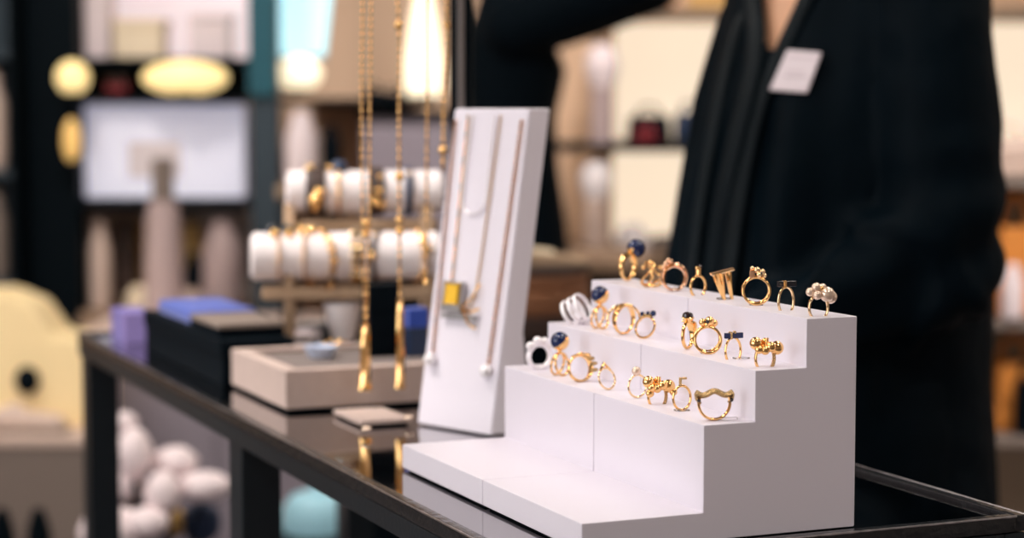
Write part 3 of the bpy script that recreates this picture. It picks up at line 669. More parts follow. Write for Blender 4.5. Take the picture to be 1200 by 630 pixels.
    for sd, s_ in (('L', 1), ('R', -1)):
        S_, E_, W_ = (Vector(J[k+sd]) for k in ('shoulder', 'elbow', 'wrist'))
        cm.cap((S_[0], S_[1]*.55, S_[2]-.005), S_, .072, .063); cm.cap(S_, S_.lerp(E_, .5), .063, .072); cm.cap(S_.lerp(E_, .5), E_, .072, .070)
        cm.cap(E_, E_.lerp(W_, .95), .068, .046)
        if chest: # loose cloth bunched at the bend of the elbow
            for q in range(3):
                c0 = E_.lerp(W_, .04+.11*q); dv = (W_-E_).normalized(); n_ = dv.cross(Vector((0, 1, 0))).normalized()
                cm.tube([c0+Vector((0, s_*.070*math.cos(a), 0))+n_*.070*math.sin(a)+dv*(.018*math.cos(a*2+q)) for a in [k*2*PI/16 for k in range(16)]], .013, 8, loop=True)
    cme = join_copy(cm, .0075, 6, 'jacket')
    return body, kid, cme
# --- the saleswoman in the black open jacket, behind the table
FA = TH+PI+R(6)
JA = dict(head=(.05, 0, 1.575), shoulderL=(-.012, .158, 1.36), elbowL=(.0, .190, 1.05), wristL=(.185, .115, .965), handL=(.75, -.6, -.12),
          shoulderR=(-.03, -.132, 1.36), elbowR=(-.02, -.180, 1.07), wristR=(.06, -.165, .82), handR=(.25, .05, -1))
coatA = [(.50, .205, .205, -.002), (.70, .195, .19, -.002), (.90, .186, .178, .004), (1.02, .184, .178, .0), (1.12, .163, .168, .004), (1.22, .138, .163, .004), (1.31, .108, .158, .0), (1.38, .088, .146, -.005), (1.43, .068, .115, -.01), (1.465, .058, .082, -.012)]
PA = Vector((.372, 2.33, 0))
bodyA, kidA, jk = figure('person in an open black jacket and V-neck, wearing a white badge, standing behind the table', PA, FA, JA, coatA, .16, chest=True)
def jacket_folds(me):
    bm = bmesh.new(); bm.from_mesh(me)
    # neck opening: the V that shows skin
    jb0 = BVHTree.FromPolygons([v.co for v in me.vertices], [p.vertices for p in me.polygons])
    def hit(u, v):
        o = inA @ Vector((0, 0, CZ)); h = jb0.ray_cast(o, ((inA @ at(u, v, 2.0))-o).normalized()); return h[0]
    A_, B_, C_ = hit(905, 54), hit(899, 2), hit(936, 2)
    global VNECK
    VNECK = (A_, B_, C_)
    sl0, sl1 = (B_.y-A_.y)/(B_.z-A_.z), (C_.y-A_.y)/(C_.z-A_.z)
    kill = [v for v in bm.verts if v.co.x > .0 and v.co.z > A_.z and A_.y+sl0*(v.co.z-A_.z)-.003 < v.co.y < A_.y+sl1*(v.co.z-A_.z)+.003]
    bmesh.ops.delete(bm, geom=kill, context='VERTS')
    bm.normal_update()
    for v in bm.verts:
        x, y, z = v.co; n = v.normal; d = 0
        if x > .02 and abs(y) < .17:                   # long drape folds at the front
            q = max(0, min(1, (1.40-z)/.25))
            d += q*(.0065*math.sin(y*95+z*9+1)+.004*math.sin(y*47-z*14))*min(1, (x-.02)/.06)
        if y > .16 or y < -.16: d += .004*noise.noise(Vector((x*14, y*10, z*22)))+.0075*math.sin(z*70+x*34+3*noise.noise(Vector((x*6, 0, z*6))))*max(0, 1-abs(z-1.06)/.13)
        d += .004*noise.noise(Vector((x*9, y*9, z*5+3)))
        v.co += n*d
    bm.to_mesh(me); bm.free(); return me
mwA = Matrix.Translation(PA) @ Matrix.Rotation(FA, 4, 'Z'); inA = mwA.inverted()
jo = kidA('jacket', jacket_folds(jk), 'cloth', 'loose black jacket')
bpy.context.view_layer.update()
mwA = Matrix.Translation(PA) @ Matrix.Rotation(FA, 4, 'Z'); inA = mwA.inverted()
jb = BVHTree.FromPolygons([v.co for v in jo.data.vertices], [p.vertices for p in jo.data.polygons])
def on_jacket(u, v):
    """point of the jacket's surface seen at that pixel (figure coordinates)"""
    o = inA @ Vector((0, 0, CZ)); d = (inA @ at(u, v, 2.0))-o
    h = jb.ray_cast(o, d.normalized()); return (h[0], h[1]) if h[0] else (None, None)
def lapel(name, pix, lift, wd):
    """draped fold of cloth following the jacket front from the neck down"""
    pts = []
    for a, b in zip(pix[:-1], pix[1:]):
        for k in range(6):
            h = on_jacket(a[0]+(b[0]-a[0])*k/6, a[1]+(b[1]-a[1])*k/6)
            if h[0]: pts.append(h[0]+h[1]*lift)
    for _ in range(6):
        pts = [pts[0]]+[(pts[i-1]+pts[i]*2+pts[i+1])/4 for i in range(1, len(pts)-1)]+[pts[-1]]
    top = pts[0]+(pts[0]-pts[3]).normalized()*.12; top.x = min(top.x, .04)
    low = pts[-1]+(pts[-1]-pts[-4]).normalized()*.25
    return kidA(name, MB().tube([top, pts[0].lerp(top, .5)]+pts+[low], lambda u: (wd, .006), 14), 'satin')
lapel('lapel', [(944, 2), (922, 50), (895, 105), (880, 160), (866, 230), (854, 320)], .001, .0135)
lapel('lapel', [(884, 2), (888, 40), (882, 90), (866, 150), (850, 220), (836, 310)], .001, .0125)
lapel('front_edge', [(862, 40), (846, 100), (833, 170), (820, 240), (812, 310)], .0, .010)
# the badge
cs = [on_jacket(u, v) for u, v in ((922, 58), (962, 61), (945, 108), (901, 105))]
if all(c[0] for c in cs):
    o0 = inA @ Vector((0, 0, CZ)); view = ((cs[0][0]+cs[2][0])/2-o0).normalized(); ctr = sum((c[0] for c in cs), Vector())/4
    # a stiff card: plane through the four jacket points, lifted off the cloth
    nrm = (cs[2][0]-cs[0][0]).cross(cs[1][0]-cs[3][0]).normalized()
    if nrm.dot(view) > 0: nrm = -nrm
    dist = max((c[0]-ctr).dot(nrm) for c in cs)+.010
    q = []
    for u, v in ((922, 58), (962, 61), (945, 108), (901, 105)):
        d = ((inA @ at(u, v, 2.0))-o0).normalized(); k = (ctr+nrm*dist-o0).dot(nrm)/d.dot(nrm); q.append(o0+d*k)
    bm = bmesh.new(); a = [bm.verts.new(p) for p in q]; b = [bm.verts.new(p-nrm*.003) for p in q]
    bm.faces.new(a); bm.faces.new(b[::-1])
    for i in range(4): bm.faces.new((a[i], b[i], b[(i+1) % 4], a[(i+1) % 4]))
    bmesh.ops.recalc_face_normals(bm, faces=bm.faces[:]); bmesh.ops.bevel(bm, geom=bm.edges[:], offset=.001, segments=2, affect='EDGES')
    bd = kidA('name_badge', MB().bm(bm), 'badge', 'white name badge')
    def bq(s_, t_): return q[0].lerp(q[1], s_).lerp(q[3].lerp(q[2], s_), t_)+nrm*.0004
    for (t_, s0, s1) in ((.17, .12, .92), (.52, .22, .75), (.64, .2, .86)):
        o = obj('printed_line', MB().tube([bq(s0, t_), bq((s0+s1)/2, t_), bq(s1, t_)], .0007, 6), 'badgeline', bd)

# --- the second person, in black, reaching to the shelves
JB = dict(head=(.03, 0, 1.60), shoulderL=(.01, .18, 1.385), elbowL=(.32, .22, 1.50), wristL=(.47, .18, 1.74), handL=(.6, 0, .8),
          shoulderR=(.01, -.18, 1.385), elbowR=(.32, -.22, 1.51), wristR=(.48, -.20, 1.75), handR=(.6, 0, .8))
coatB = [(.72, .14, .19, 0), (.85, .135, .185, 0), (.98, .122, .175, 0), (1.10, .105, .165, 0), (1.20, .100, .17, 0), (1.30, .114, .175, .008), (1.38, .09, .165, 0), (1.44, .07, .12, 0), (1.475, .06, .085, 0)]
pB = at(597, 200, 4.3); PB = Vector((pB.x, 4.3, 0))
bodyB, kidB, jk2 = figure('person in black seen side-on, reaching both arms to the far shelves', PB, .0, JB, coatB, .05, female=False, voxel=.009, slim=.78)
kidB('jumper', jk2, 'cloth2', 'black jumper')

# ------------------------------------------------------------------ background: shelves, counters, goods
def bgbox(mb, x0, y0, x1, y1, Y, d, bev=.004):
    """box whose front face spans those pixels at distance Y, d deep away from the viewer"""
    a, b = at(x0, y1, Y), at(x1, y0, Y); return mb.box(a.x, b.x, Y, Y+d, a.z, b.z, bev)
def bgthing(name, label, cat, px, py, Y, group=None): return thing(name, label, cat, at(px, py, Y), 0, group)
def part(t, nm, mn, boxes, bev=.004):
    mb = MB(); o_ = Vector(t.location); mx = Matrix.Translation(-o_)
    for (x0, y0, x1, y1, Y, d) in boxes:
        a, b = at(x0, y1, Y), at(x1, y0, Y); mb.box(a.x, b.x, Y, Y+d, a.z, b.z, bev, mx)
    return obj(nm, mb, mn, t)
def floor_post(t, x0, x1, Y, d, mn, nm='post', ztop=2.6, z0=0):
    o_ = Vector(t.location); a = at(x0, 100, Y).x; b = at(x1, 100, Y).x
    return obj(nm, MB().box(a-o_.x, b-o_.x, Y-o_.y, Y+d-o_.y, z0-o_.z, ztop-o_.z, .004), mn, t)
Y0 = 5.0
# left shelf unit
ls = thing('shelf_unit', 'tall black framed shelf unit at the far left', 'shelf unit', (at(180, 0, Y0).x, Y0, 0))
floor_post(ls, 30, 90, Y0-.02, .10, 'post'); floor_post(ls, 292, 326, Y0-.02, .06, 'greypost')
floor_post(ls, 90, 290, Y0+.46, .02, 'wallwarm', 'back_panel')
part(ls, 'shelf', 'post', [(90, 68, 290, 76, Y0, .45)]); part(ls, 'shelf', 'post', [(90, 110, 290, 118, Y0, .45)]); part(ls, 'shelf', 'post', [(90, 237, 290, 246, Y0, .45)]); part(ls, 'shelf', 'wood', [(90, 366, 290, 384, Y0-.02, .45)])
part(ls, 'dark_back', 'post', [(90, 76, 290, 110, Y0+.3, .02)])
floor_post(ls, 90, 290, Y0+.05, .38, 'post', 'cabinet_base', at(100, 390, Y0).z)
# teal panel strip by the frame
t = bgthing('hanging_banner', 'dark teal banner strip on the shelf unit post', 'banner', 305, 60, Y0-.04)
part(t, 'cloth', 'teal', [(291, -40, 322, 112, Y0-.04, .012)]); part(t, 'top_bar', 'post', [(289, -46, 324, -40, Y0-.045, .02)])
# goods of the top niche
t = bgthing('backlit_panel', 'pinkish white backlit panel in the top left niche', 'light panel', 180, 68, Y0+.40)
part(t, 'diffuser', mat('pink_lightbox', (.7, .6, .6, 1), .4, emit=((1, .80, .84), .48)), [(92, -60, 290, 68, Y0+.40, .02)]); part(t, 'edge', 'post', [(90, -64, 292, -60, Y0+.40, .03)])
t = bgthing('carton', 'beige carton standing in the top left niche', 'box', 160, 68, Y0+.1); part(t, 'box_body', 'cream', [(133, 32, 190, 68, Y0+.1, .1)]); part(t, 'box_lid', 'cream', [(131, 22, 192, 32, Y0+.095, .11)])
t = bgthing('carton', 'white carton beside the beige one in the top left niche', 'box', 240, 68, Y0+.1); part(t, 'box_body', 'pinkwhite', [(222, 24, 268, 68, Y0+.1, .1)]); part(t, 'box_lid', 'pinkwhite', [(220, 16, 270, 24, Y0+.095, .11)])
t = bgthing('carton', 'tall white carton near the post in the top left niche', 'box', 110, 68, Y0+.1); part(t, 'box_body', 'pinkwhite', [(94, -16, 126, 68, Y0+.1, .1)]); part(t, 'box_lid', 'pinkwhite', [(92, -30, 128, -16, Y0+.095, .11)])
SY = None
def base_pt(px, py, Y):
    p = at(px, py, Y)
    if SY: p.z = at(px, py, SY).z
    p.z += .0012; return p
def globe(label, px, py, rx_, rz_, Y, mn, base=True, d=None):
    p = at(px, py, Y); s_ = Y/F; t = thing('bracket_lamp' if Y < Y0 else 'lamp', label, 'lamp', p)  # nearer lamps sit on a bracket before the shelf unit, not a wall
    obj('glass_shade', MB().sph((0, 0, 0), (rx_*s_, d or rz_*s_, rz_*s_), 20), mn, t)
    obj('lamp_base', MB().lathe([(0, -rz_*s_-.0035), (.03, -rz_*s_-.0035), (.03, -rz_*s_+.004), (0, -rz_*s_+.008)], 20), 'post', t)
    if Y < Y0: obj('bracket', MB().tube([(0, 0, -rz_*s_-.006), (0, (Y0-.001 if px > 100 else Y0-.0215)-Y, -rz_*s_-.006)], .006), 'post', t)
    return t
globe('round yellow glowing lamp beside the left black post', 85, 91, 19, 20, Y0-.06, 'lampyellow')
globe('long oval yellow glowing lamp on the dark shelf', 217, 91, 50, 20, Y0-.05, 'lampyellow')
globe('narrow amber glowing lamp beside the white lightbox', 84, 165, 10, 26, Y0-.05, mat('amber_lamp_glow', (.8, .5, .15, 1), .4, emit=((1, .60, .2), .45)), d=.02)
t = bgthing('purse', 'small dark red purse on the dark shelf', 'purse', 135, 109, Y0+.05); part(t, 'body', 'red', [(123, 92, 148, 110, Y0+.05, .05)], .008); part(t, 'flap', 'darkbrown', [(122, 89, 149, 97, Y0+.045, .06)], .006)
# the white lightbox display
t = bgthing('lightbox', 'large white lit display box in the middle left niche', 'lightbox', 190, 237, Y0+.06)
part(t, 'lit_front', 'screen', [(99.5, 122, 286, 232, Y0+.05, .02)], .006); part(t, 'casing', 'pinkwhite', [(101, 122.5, 289, 231, Y0+.072, .2)], .008); part(t, 'inner_window', mat('grey_window', (.5, .44, .44, 1), .4, emit=((.8, .66, .66), .28)), [(150, 165, 212, 208, Y0+.045, .006)], .002)
# bust column
t = bgthing('perfume_bottle', 'tall pink-beige bottle-shaped column with grey cap before the lightbox', 'display column', 193, 378, 4.7)
t.location.z = at(0, 385, 4.55).z+.0005
s_ = 4.7/F
obj('column', MB().lathe([(0, 0), (24*s_, 0), (23*s_, 60*s_), (20*s_, 120*s_), (17*s_, 142*s_), (0, 143*s_)], 26), 'mauve', t)
obj('cap', MB().lathe([(0, 143*s_), (13*s_, 143*s_), (13*s_, 192*s_), (0, 193*s_)], 22), 'plinth', t)
# lower niche goods
SY = Y0-.02
def jar(label, px, pyb, w_, h_, Y, mn, cat='vase', lidm=None, name='vase'):
    s_ = Y/F; t = thing(name, label, cat, base_pt(px, pyb, Y)); r_ = w_*s_/2; H = h_*s_
    obj('body', MB().lathe([(0, 0), (r_*.8, 0), (r_, H*.12), (r_, H*.7), (r_*.6, H*.9), (r_*.62, H), (0, H)], 22), mn, t)
    obj('lid', MB().lathe([(0, H), (r_*.55, H), (r_*.5, H*1.06), (0, H*1.08)], 18), lidm or mn, t); return t
jar('tall beige vase at the post side of the lower left niche', 118, 366, 26, 98, Y0+.06, 'beige')
jar('pale pink vase at the far side of the lower left niche', 262, 366, 48, 100, Y0+.06, 'mauve')
jar('dark brown jar in shadow of the lower left niche', 147, 366, 30, 92, Y0+.15, 'darkbrown')
jar('ochre jar behind the beige column in the lower left niche', 171, 366, 26, 92, Y0+.28, 'yellow')
jar('small ochre jar right behind the display column', 226, 366, 34, 92, Y0+.28, 'yellow', lidm='darkbrown')
jar('squat dark jar before the pale pink vase', 228, 366, 26, 60, Y0+.1, 'black')
jar('low cream bowl at front of the lower left niche', 165, 366, 36, 28, Y0-.0, 'cream', 'bowl', None, 'bowl')
jar('low pink bowl beside the cream one in the lower left niche', 224, 366, 36, 24, Y0-.0, 'beige', 'bowl', None, 'bowl')
SY = None
# grey-mauve low cabinet seen under the table
t = bgthing('low_cabinet', 'long low grey-mauve cabinet seen beneath the table', 'cabinet', 260, 500, 4.55); zc_ = at(0, 385, 4.55).z
o_ = Vector(t.location); xa, xb = at(96, 0, 4.55).x, at(402, 0, 4.55).x
mxx = Matrix.Translation(-o_)
obj('carcass', MB().box(xa, xb, 4.56, 4.90, .06, zc_-.03, .004, mxx), 'greymauve', t); obj('plinth_base', MB().box(xa+.02, xb-.02, 4.6, 4.88, 0, .06, .002, mxx), 'post', t); obj('worktop', MB().box(xa-.01, xb+.01, 4.54, 4.92, zc_-.03, zc_, .004, mxx), 'beige', t)
obj('door', MB().box(xa+.005, (xa+xb)/2-.002, 4.545, 4.56, .07, zc_-.036, .003, mxx), 'greymauve', t); obj('door', MB().box((xa+xb)/2+.002, xb-.005, 4.545, 4.56, .07, zc_-.036, .003, mxx), 'greymauve', t)
t = bgthing('dark_cabinet', 'black low cabinet seen beneath the table beside the grey one', 'cabinet', 520, 500, 4.5); o_ = Vector(t.location); mxx = Matrix.Translation(-o_); xa, xb = at(408, 0, 4.5).x, at(760, 0, 4.5).x; zd = at(0, 302, 4.55).z
obj('carcass', MB().box(xa, xb, 4.52, 4.95, .0, zd-.03, .004, mxx), 'black', t); obj('worktop', MB().box(xa-.01, xb+.01, 4.49, 4.97, zd-.03, zd, .004, mxx), 'wood', t); obj('door', MB().box(xa+.005, xb-.005, 4.505, 4.52, .03, zd-.04, .003, mxx), 'post', t)
t = thing('dome_cover', 'pale teal glazed dome on a dark stool beneath the table', 'dome', at(370, 622, 3.4))
s_ = 3.4/F; obj('dome', MB().lathe([(0, 0), (40*s_, 0), (41*s_, 14*s_), (38*s_, 32*s_), (28*s_, 44*s_), (12*s_, 49*s_), (0, 50*s_)], 30), 'tealdome', t); z_ = t.location.z
obj('knob', MB().sph((0, 0, 51*s_), .006, 12), 'tealdome', t)
t = tag(obj('stool', MB().lathe([(0, 0), (.09, 0), (.09, .02), (.03, .04), (.03, z_-.06), (.095, z_-.03), (.095, z_-.0005), (0, z_-.0005)], 28), 'post'), 'dark round stool under the teal dome', 'stool'); t.location = (at(370, 622, 3.4).x, 3.4, 0)
# middle bay: lit glass, lamps, wall rail
t = bgthing('lit_sign', 'bright cyan lit glass panel at the top, beside the teal banner', 'light panel', 356, 66, Y0+.2)
mb = MB(); q = [at(320, 66, Y0+.2), at(380, 66, Y0+.2), at(393, -60, Y0+.2), at(320, -60, Y0+.2)]; o_ = Vector(t.location)
mb.poly([(p.x-o_.x, p.z-o_.z) for p in q], 0, .03, 'y', .004); obj('glass', mb, 'cyan', t)
part(t, 'bottom_channel', 'greypost', [(320, 66, 381, 69, Y0+.195, .04)])
globe('cream glowing drum lamp below the cyan glass panel', 350, 86, 27, 20, Y0+.1, 'lampwarm')
t = bgthing('wall_shelf', 'thin dark wall shelf under the drum lamp', 'shelf', 390, 120, Y0+.1); part(t, 'board', 'post', [(322, 115, 470, 121, Y0+.0, YF-Y0-.001)]); part(t, 'bracket', 'post', [(460, 121, 464, 150, YF-.2, .199)])
t = bgthing('lamp', 'tall tapered white glowing lamp behind the hanging chains', 'lamp', 497, 112, Y0+.1); s_ = (Y0+.1)/F
obj('glass_shade', MB().lathe([(0, 0), (21*s_, 0), (24*s_, 12*s_), (23*s_, 40*s_), (15*s_, 90*s_), (9*s_, 120*s_), (0, 122*s_)], 26), 'lampwarm', t); obj('lamp_base', MB().lathe([(0, -10*s_), (16*s_, -10*s_), (16*s_, 0), (0, 0)], 20), 'post', t)
t = bgthing('side_cabinet', 'taupe cabinet with dark bags on it behind the hanging chains', 'cabinet', 470, 190, Y0+.05); o_ = Vector(t.location); mxx = Matrix.Translation(-o_)
a, b = at(425, 128, Y0+.05), at(528, 128, Y0+.05)
obj('carcass', MB().box(a.x, b.x, Y0+.05, Y0+.5, 0, a.z-.02, .004, mxx), 'greymauve', t); obj('worktop', MB().box(a.x-.01, b.x+.01, Y0+.03, Y0+.5, a.z-.02, a.z, .003, mxx), 'post', t)
def bag(label, px, pyb, w_, h_, Y, mn, d=.1, name='handbag'):
    s_ = Y/F; W, H = w_*s_/2, h_*s_; t = thing(name, label, 'bag', base_pt(px, pyb, Y))
    obj('bag_body', MB().poly([(-W, 0), (W, 0), (W*.9, H*.66), (W*.7, H*.72), (-W*.7, H*.72), (-W*.9, H*.66)], 0, d, 'y', min(.012, H*.12)), mn, t)
    obj('flap', MB().poly([(-W*.86, H*.35), (W*.86, H*.35), (W*.78, H*.73), (-W*.78, H*.73)], -.006, .012, 'y', .003), mn, t)
    obj('handle', MB().tube([(W*.55*math.cos(PI-PI*k/12), d/2, H*.68+H*.31*math.sin(PI*k/12)) for k in range(13)], max(.004, H*.04)), mn, t); return t
bag('dark handbag on the taupe cabinet behind the rose gold chain', 460, 128, 34, 26, Y0+.12, 'black'); bag('dark bag on the taupe cabinet beside the double chain', 437, 128, 22, 30, Y0+.15, 'black')
jar('dark tall vase on the wall side behind the double chain', 388, 205, 24, 54, Y0-.25, 'black'); jar('white-lavender tall vase under the wall shelf', 354, 215, 38, 78, Y0-.25, 'pinkwhite')
t = bgthing('side_table', 'narrow dark table carrying the two vases behind the bracelet stand', 'table', 380, 205, Y0-.3); o_ = Vector(t.location); mxx = Matrix.Translation(-o_); a, b = at(326, 205, Y0-.3), at(398, 215, Y0-.3)
zt_ = at(354, 215, Y0-.25).z
obj('tabletop', MB().box(a.x, b.x, Y0-.34, Y0-.12, zt_-.03, zt_-.0005, .004, mxx), 'tan', t)
for x in (a.x+.01, b.x-.03):
    for y in (Y0-.33, Y0-.15): obj('leg', MB().box(x, x+.02, y, y+.02, zc_+.0005, zt_-.03, .002, mxx), 'post', t)
# right bay
rs = thing('shelf_unit', 'long cream lit wall shelf unit behind the person with the badge', 'shelf unit', (at(800, 0, Y0).x, Y0, 0))
part(rs, 'shelf', 'wood', [(700, 8, 1320, 15, Y0+.0, .5)]); part(rs, 'shelf', 'post', [(655, 168, 1320, 178, Y0, .5)]); part(rs, 'shelf', 'wood', [(640, 296, 1320, 306, Y0-.02, .52)])
floor_post(rs, 704, 711, Y0+.2, .32, 'tan', 'upright', 1.55); floor_post(rs, 1312, 1322, Y0, .5, 'post', 'upright', 1.9)
o_ = Vector(rs.location); xa, xb = at(640, 0, Y0).x, at(1320, 0, Y0).x
obj('cabinet_base', MB().box(xa-o_.x, xb-o_.x, 0, .5, -o_.z, at(0, 308, Y0).z-o_.z, .004), 'wood', rs)
t = bgthing('backlit_panel', 'cream backlit panel behind the upper right shelf', 'light panel', 900, 168, Y0+.44); part(t, 'diffuser', 'creamglow', [(720, 27, 1245, 163, Y0+.44, .02)]); part(t, 'edge', 'tan', [(716, 27, 720, 163, Y0+.43, .04)])
t = bgthing('backlit_panel', 'cream backlit panel behind the lower right shelf', 'light panel', 900, 296, Y0+.44); part(t, 'diffuser', 'creamglow', [(718, 178, 1245, 281, Y0+.44, .02)]); part(t, 'edge', 'tan', [(714, 178, 718, 281, Y0+.43, .04)])
SY = Y0
def bust(label, px, pyb, w_, h_, Y, m1, m2):
    s_ = Y/F; W, H = w_*s_/2, h_*s_; t = thing('necklace_bust', label, 'display bust', base_pt(px, pyb, Y))
    obj('stem', MB().lathe([(0, 0), (W*.8, 0), (W*.75, H*.1), (W*.7, H*.6), (0, H*.62)], 22), m2, t)
    obj('bust', MB().lathe([(0, H*.55), (W*.7, H*.56), (W*1.05, H*.72), (W*1.0, H*.86), (W*.6, H*.97), (0, H)], 24), m1, t); return t
bust('white topped mauve bust on the upper right shelf', 705, 168, 38, 116, Y0+.05, 'pinkwhite', 'mauve'); SY = Y0-.02; bust('white bust on beige stem on the lower right shelf', 698, 296, 36, 108, Y0+.05, 'white2', 'beige')
SY = Y0
bag('black handbag with red trim on the upper right shelf', 762, 168, 52, 44, Y0+.05, 'black'); bag('navy handbag beside the black one on the upper right shelf', 808, 168, 32, 48, Y0+.06, 'navy')
bag('small dark red purse in front of the black handbag', 757, 168, 28, 22, Y0+.0, 'red', .03); bag('small orange bag at the end of the upper right shelf', 832, 168, 18, 48, Y0+.14, 'orange')
bag('orange brown bag on the topmost right shelf', 768, 8, 50, 40, Y0+.1, 'orange'); bag('ochre bag beside the orange brown one on the topmost shelf', 835, 8, 56, 40, Y0+.1, 'yellow')
SY = Y0-.02
jar('low white bowl beside the white bust', 740, 296, 40, 30, Y0+.02, 'white2', 'bowl', None, 'bowl')
t = bgthing('scarf', 'crumpled grey scarf on the lower right shelf by the jacket', 'scarf', 784, 294, Y0-.0); s_ = Y0/F
sc_ = MB()
for k in range(9): sc_.sph((random.uniform(-22, 22)*s_, random.uniform(0, .06), random.uniform(3, 13)*s_), (random.uniform(8, 14)*s_, .03, random.uniform(5, 9)*s_), 10)
obj('folds', join_copy(sc_, .006, 4, 'folds'), 'plinth', t); obj('fringe', MB().box(-30*s_, -20*s_, -.005, .03, 0, 4*s_, .002), 'mauve', t)
# right-hand nearer shelf unit, seen at the frame's edge
YR = 4.2
rr = thing('shelf_unit', 'open wooden shelf unit with orange bags at the far right edge', 'shelf unit', (at(1220, 0, YR).x, YR, 0))
for y_ in (208, 374, 512): part(rr, 'shelf', 'plinth', [(1130, y_, 1330, y_+12, YR, .36)])
o_ = Vector(rr.location); xa, xb = at(1130, 0, YR).x, at(1330, 0, YR).x
obj('back_panel', MB().box(xa-o_.x, xb-o_.x, .36, .38, -o_.z, at(0, 208, YR).z-o_.z, .003), 'cream', rr)
for x in (xa, xb-.02): obj('upright', MB().box(x-o_.x, x+.02-o_.x, 0, .36, -o_.z, at(0, 208, YR).z-o_.z, .003), 'plinth', rr)
SY = YR
bag('orange handbag on the second shelf at the far right edge', 1196, 374, 64, 144, YR+.06, 'orange', .14); bag('ochre handbag on the third shelf at the far right edge', 1196, 512, 64, 112, YR+.06, 'orange', .14)
bag('black clutch before the ochre handbag', 1207, 512, 34, 90, YR+.008, 'black', .04); jar('white jar before the orange handbag', 1186, 374, 26, 60, YR+.01, 'pinkwhite')
bag('beige bag on top of the far right shelf unit', 1190, 208, 54, 60, YR+.1, 'beige', .14)
SY = None
# brown leather stack on a dark pedestal behind the ring riser
YS = 2.95; s_ = YS/F
p0 = at(612, 392, YS)
t = tag(obj('pedestal', MB().lathe([(0, 0), (.13, 0), (.13, .03), (.085, .05), (.085, p0.z-.05), (.12, p0.z-.03), (.12, p0.z-.0006), (0, p0.z-.0006)], 36), 'post'), 'dark round pedestal under the brown leather boxes', 'pedestal'); t.location = (p0.x, YS, 0)
z_ = p0.z; rr_ = 78*s_
for k, (h_, lb, mn) in enumerate(((28, 'round dark brown leather box, bottom of the stack of three', 'darkbrown'), (30, 'round brown leather box, middle of the stack of three', 'brown'), (27, 'round brown leather box with tan flap, top of the stack of three', 'brown'))):
    t = thing('round_box', lb, 'box', (p0.x, YS, z_+.0003)); H = h_*s_
    obj('box_body', MB().lathe([(0, 0), (rr_*.94, 0), (rr_, H*.2), (rr_, H*.62), (0, H*.62)], 40), mn, t); obj('box_lid', MB().lathe([(0, H*.60), (rr_*1.02, H*.62), (rr_*1.02, H*.9), (rr_*.97, H*.985), (0, H*.985)], 40), 'darkbrown' if k != 1 else mn, t)
    z_ += H
t = thing('leather_cloth', 'folded tan leather cloth lying on top of the round boxes', 'cloth', (p0.x+.035, YS, z_+.0003))
obj('fold', MB().poly([(-.06, 0), (.055, 0), (.062, .004), (.02, .012), (-.05, .018)], -.05, .05, 'y', .0015), 'tan', t); obj('upper_fold', MB().poly([(-.05, .0182), (.01, .0135), (.012, .0165), (-.048, .024)], -.04, .04, 'y', .001), 'cream', t)
# left low plinth with cream goods
YP = 4.2; t = thing('plinth', 'taupe low plinth at the bottom left corner', 'plinth', (at(10, 0, YP).x, YP, 0)); zp = at(0, 512, YP).z; o_ = Vector(t.location); xa, xb = at(-90, 0, YP).x, at(91, 0, YP).x
obj('plinth_body', MB().box(xa-o_.x, xb-o_.x, 0, .32, 0, zp-.02, .004), 'plinth', t); obj('plinth_top', MB().box(xa-.005-o_.x, xb+.005-o_.x, -.005, .325, zp-.02, zp, .004), 'beige', t)
t = thing('display_wedge', 'cream glowing wedge-shaped display block on the taupe plinth', 'display block', (at(10, 0, YP).x, YP+.14, zp+.0004)); s_ = (YP+.14)/F; X0 = 10
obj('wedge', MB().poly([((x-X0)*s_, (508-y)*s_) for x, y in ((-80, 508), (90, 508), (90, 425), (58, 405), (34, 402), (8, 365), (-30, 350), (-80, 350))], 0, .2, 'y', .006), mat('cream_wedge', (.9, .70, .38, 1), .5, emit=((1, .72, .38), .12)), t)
obj('dark_hole', MB().sph(((6-X0)*s_, -.012, (508-452)*s_), (15*s_, .02, 17*s_), 14), 'black', t)  # black ball put where the block has a dark hole
t = thing('shoe', 'pale beige loafer on the taupe plinth before the cream block', 'shoe', (at(20, 0, YP).x, YP+.07, zp+.0004)); s_ = YP/F
obj('upper', join_copy(MB().cap((-38*s_, 0, 14*s_), (28*s_, 0, 10*s_), .028, .022).cap((-40*s_, 0, 16*s_), (-20*s_, 0, 26*s_), .022, .018), .005, 5, 'upper'), 'beige', t); obj('sole', MB().box(-60*s_, 44*s_, -.028, .028, 0, .010, .004), 'plinth', t)
for px, lb in ((45, 'dark pointed cone before the plinth, nearest the table leg'), (2, 'dark pointed cone before the plinth at the photo edge')):
    p = at(px, 596, 3.7); t = thing('display_cone', lb, 'display cone', (p.x, 3.7, 0)); obj('cone_body', MB().lathe([(0, 0), (.030, 0), (.030, p.z*.75), (.022, p.z*.92), (.010, p.z), (0, p.z)], 24), 'post', t); obj('foot', MB().lathe([(0, 0), (.032, 0), (.032, .015), (0, .015)], 24), 'post', t)
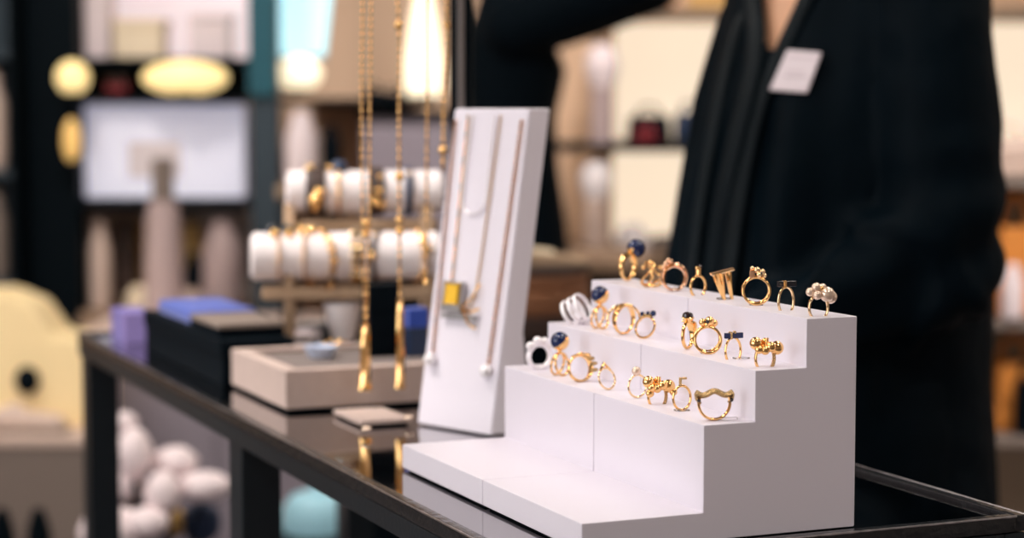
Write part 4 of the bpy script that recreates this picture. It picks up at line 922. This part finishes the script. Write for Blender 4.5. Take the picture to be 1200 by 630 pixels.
# far left dark goods column
t = thing('shelf_unit', 'dark slate shelf tower cut by the left edge of the photo', 'shelf unit', (at(-10, 0, 4.9).x, 4.9, 0)); o_ = Vector(t.location)
for y_ in (60, 200, 330): part(t, 'shelf', 'greypost', [(-90, y_, 15, y_+8, 4.9, .3)])
xa, xb = at(-90, 0, 4.9).x, at(15, 0, 4.9).x
obj('back_panel', MB().box(xa-o_.x, xb-o_.x, .30, .32, 0, 2.3, .003), 'greypost', t)
for x in (xa, xb-.015): obj('upright', MB().box(x-o_.x, x+.015-o_.x, 0, .3, 0, 2.3, .003), 'post', t)
SY = 4.9
jar('beige vase on the dark slate shelf tower, upper shelf', -8, 200, 34, 110, 4.95, 'beige'); jar('dusty pink jar on the dark slate shelf tower, middle shelf', -4, 330, 30, 100, 4.95, 'plinth'); jar('pale jar on the dark slate shelf tower, lowest shelf', -6, 420, 34, 70, 4.95, 'beige')
part(t, 'shelf', 'greypost', [(-90, 420, 15, 428, 4.9, .3)])
SY = None
# white blossoms beneath the table
YW = 3.15; s_ = YW/F; p = at(185, 640, YW)
t = thing('flower_arrangement', 'white round blossoms with gold and dark leaves, seen between the table legs', 'flowers', (p.x, YW, 0)); z_ = p.z
obj('vase', MB().lathe([(0, 0), (.07, 0), (.085, .06), (.07, z_*.55), (.05, z_*.8), (.06, z_*.9), (.05, z_*.9), (0, z_*.86)], 28), 'black', t)
def blossom(px, py, rx_, rz_, dy=0):
    c = at(px, py, YW+dy)-Vector(t.location); bm = bmesh.new(); bmesh.ops.create_icosphere(bm, subdivisions=4, radius=1)
    for v in bm.verts:
        n_ = v.co.normalized(); k = 1+.05*math.sin(6*math.atan2(n_.y, n_.x)+4*n_.z)*(1-abs(n_.z))+.05*noise.noise(n_*2.2+Vector((px, py, 0)))
        v.co = c+Vector((n_.x*rx_*s_*k, n_.y*(rx_+rz_)/2*s_*k, n_.z*rz_*s_*k))
    obj('blossom', MB().bm(bm), 'pinkwhite', t, 60)
    obj('stalk', MB().tube([c+Vector((0, 0, -rz_*s_*.6)), c.lerp(Vector((0, 0, z_*.8)), .5)+Vector((0, 0, -.01)), Vector((0, 0, z_*.7))], .0035, 6), 'black', t)
for q in ((146, 495, 16, 13, .02), (157, 532, 22, 32, .0), (205, 541, 27, 19, .03), (240, 569, 32, 18, 0), (191, 578, 21, 27, -.03), (150, 570, 20, 17, .05), (132, 622, 38, 30, -.05), (172, 612, 26, 18, -.06)): blossom(*q)
for (px, py, mn, nm, r1, r2) in ((205, 612, 'yellow', 'gold_bloom', 15, 18), (190, 600, 'orange', 'gold_bloom', 9, 10), (236, 612, 'navy', 'dark_leaf', 24, 26), (160, 592, 'darkbrown', 'dark_leaf', 16, 10)):
    c = at(px, py, YW+.06)-Vector(t.location); obj(nm, MB().sph(c, (r1*s_, .02, r2*s_), 12), mn, t)
    obj('stalk', MB().tube([c, Vector((0, 0, z_*.7))], .003, 6), 'black', t)
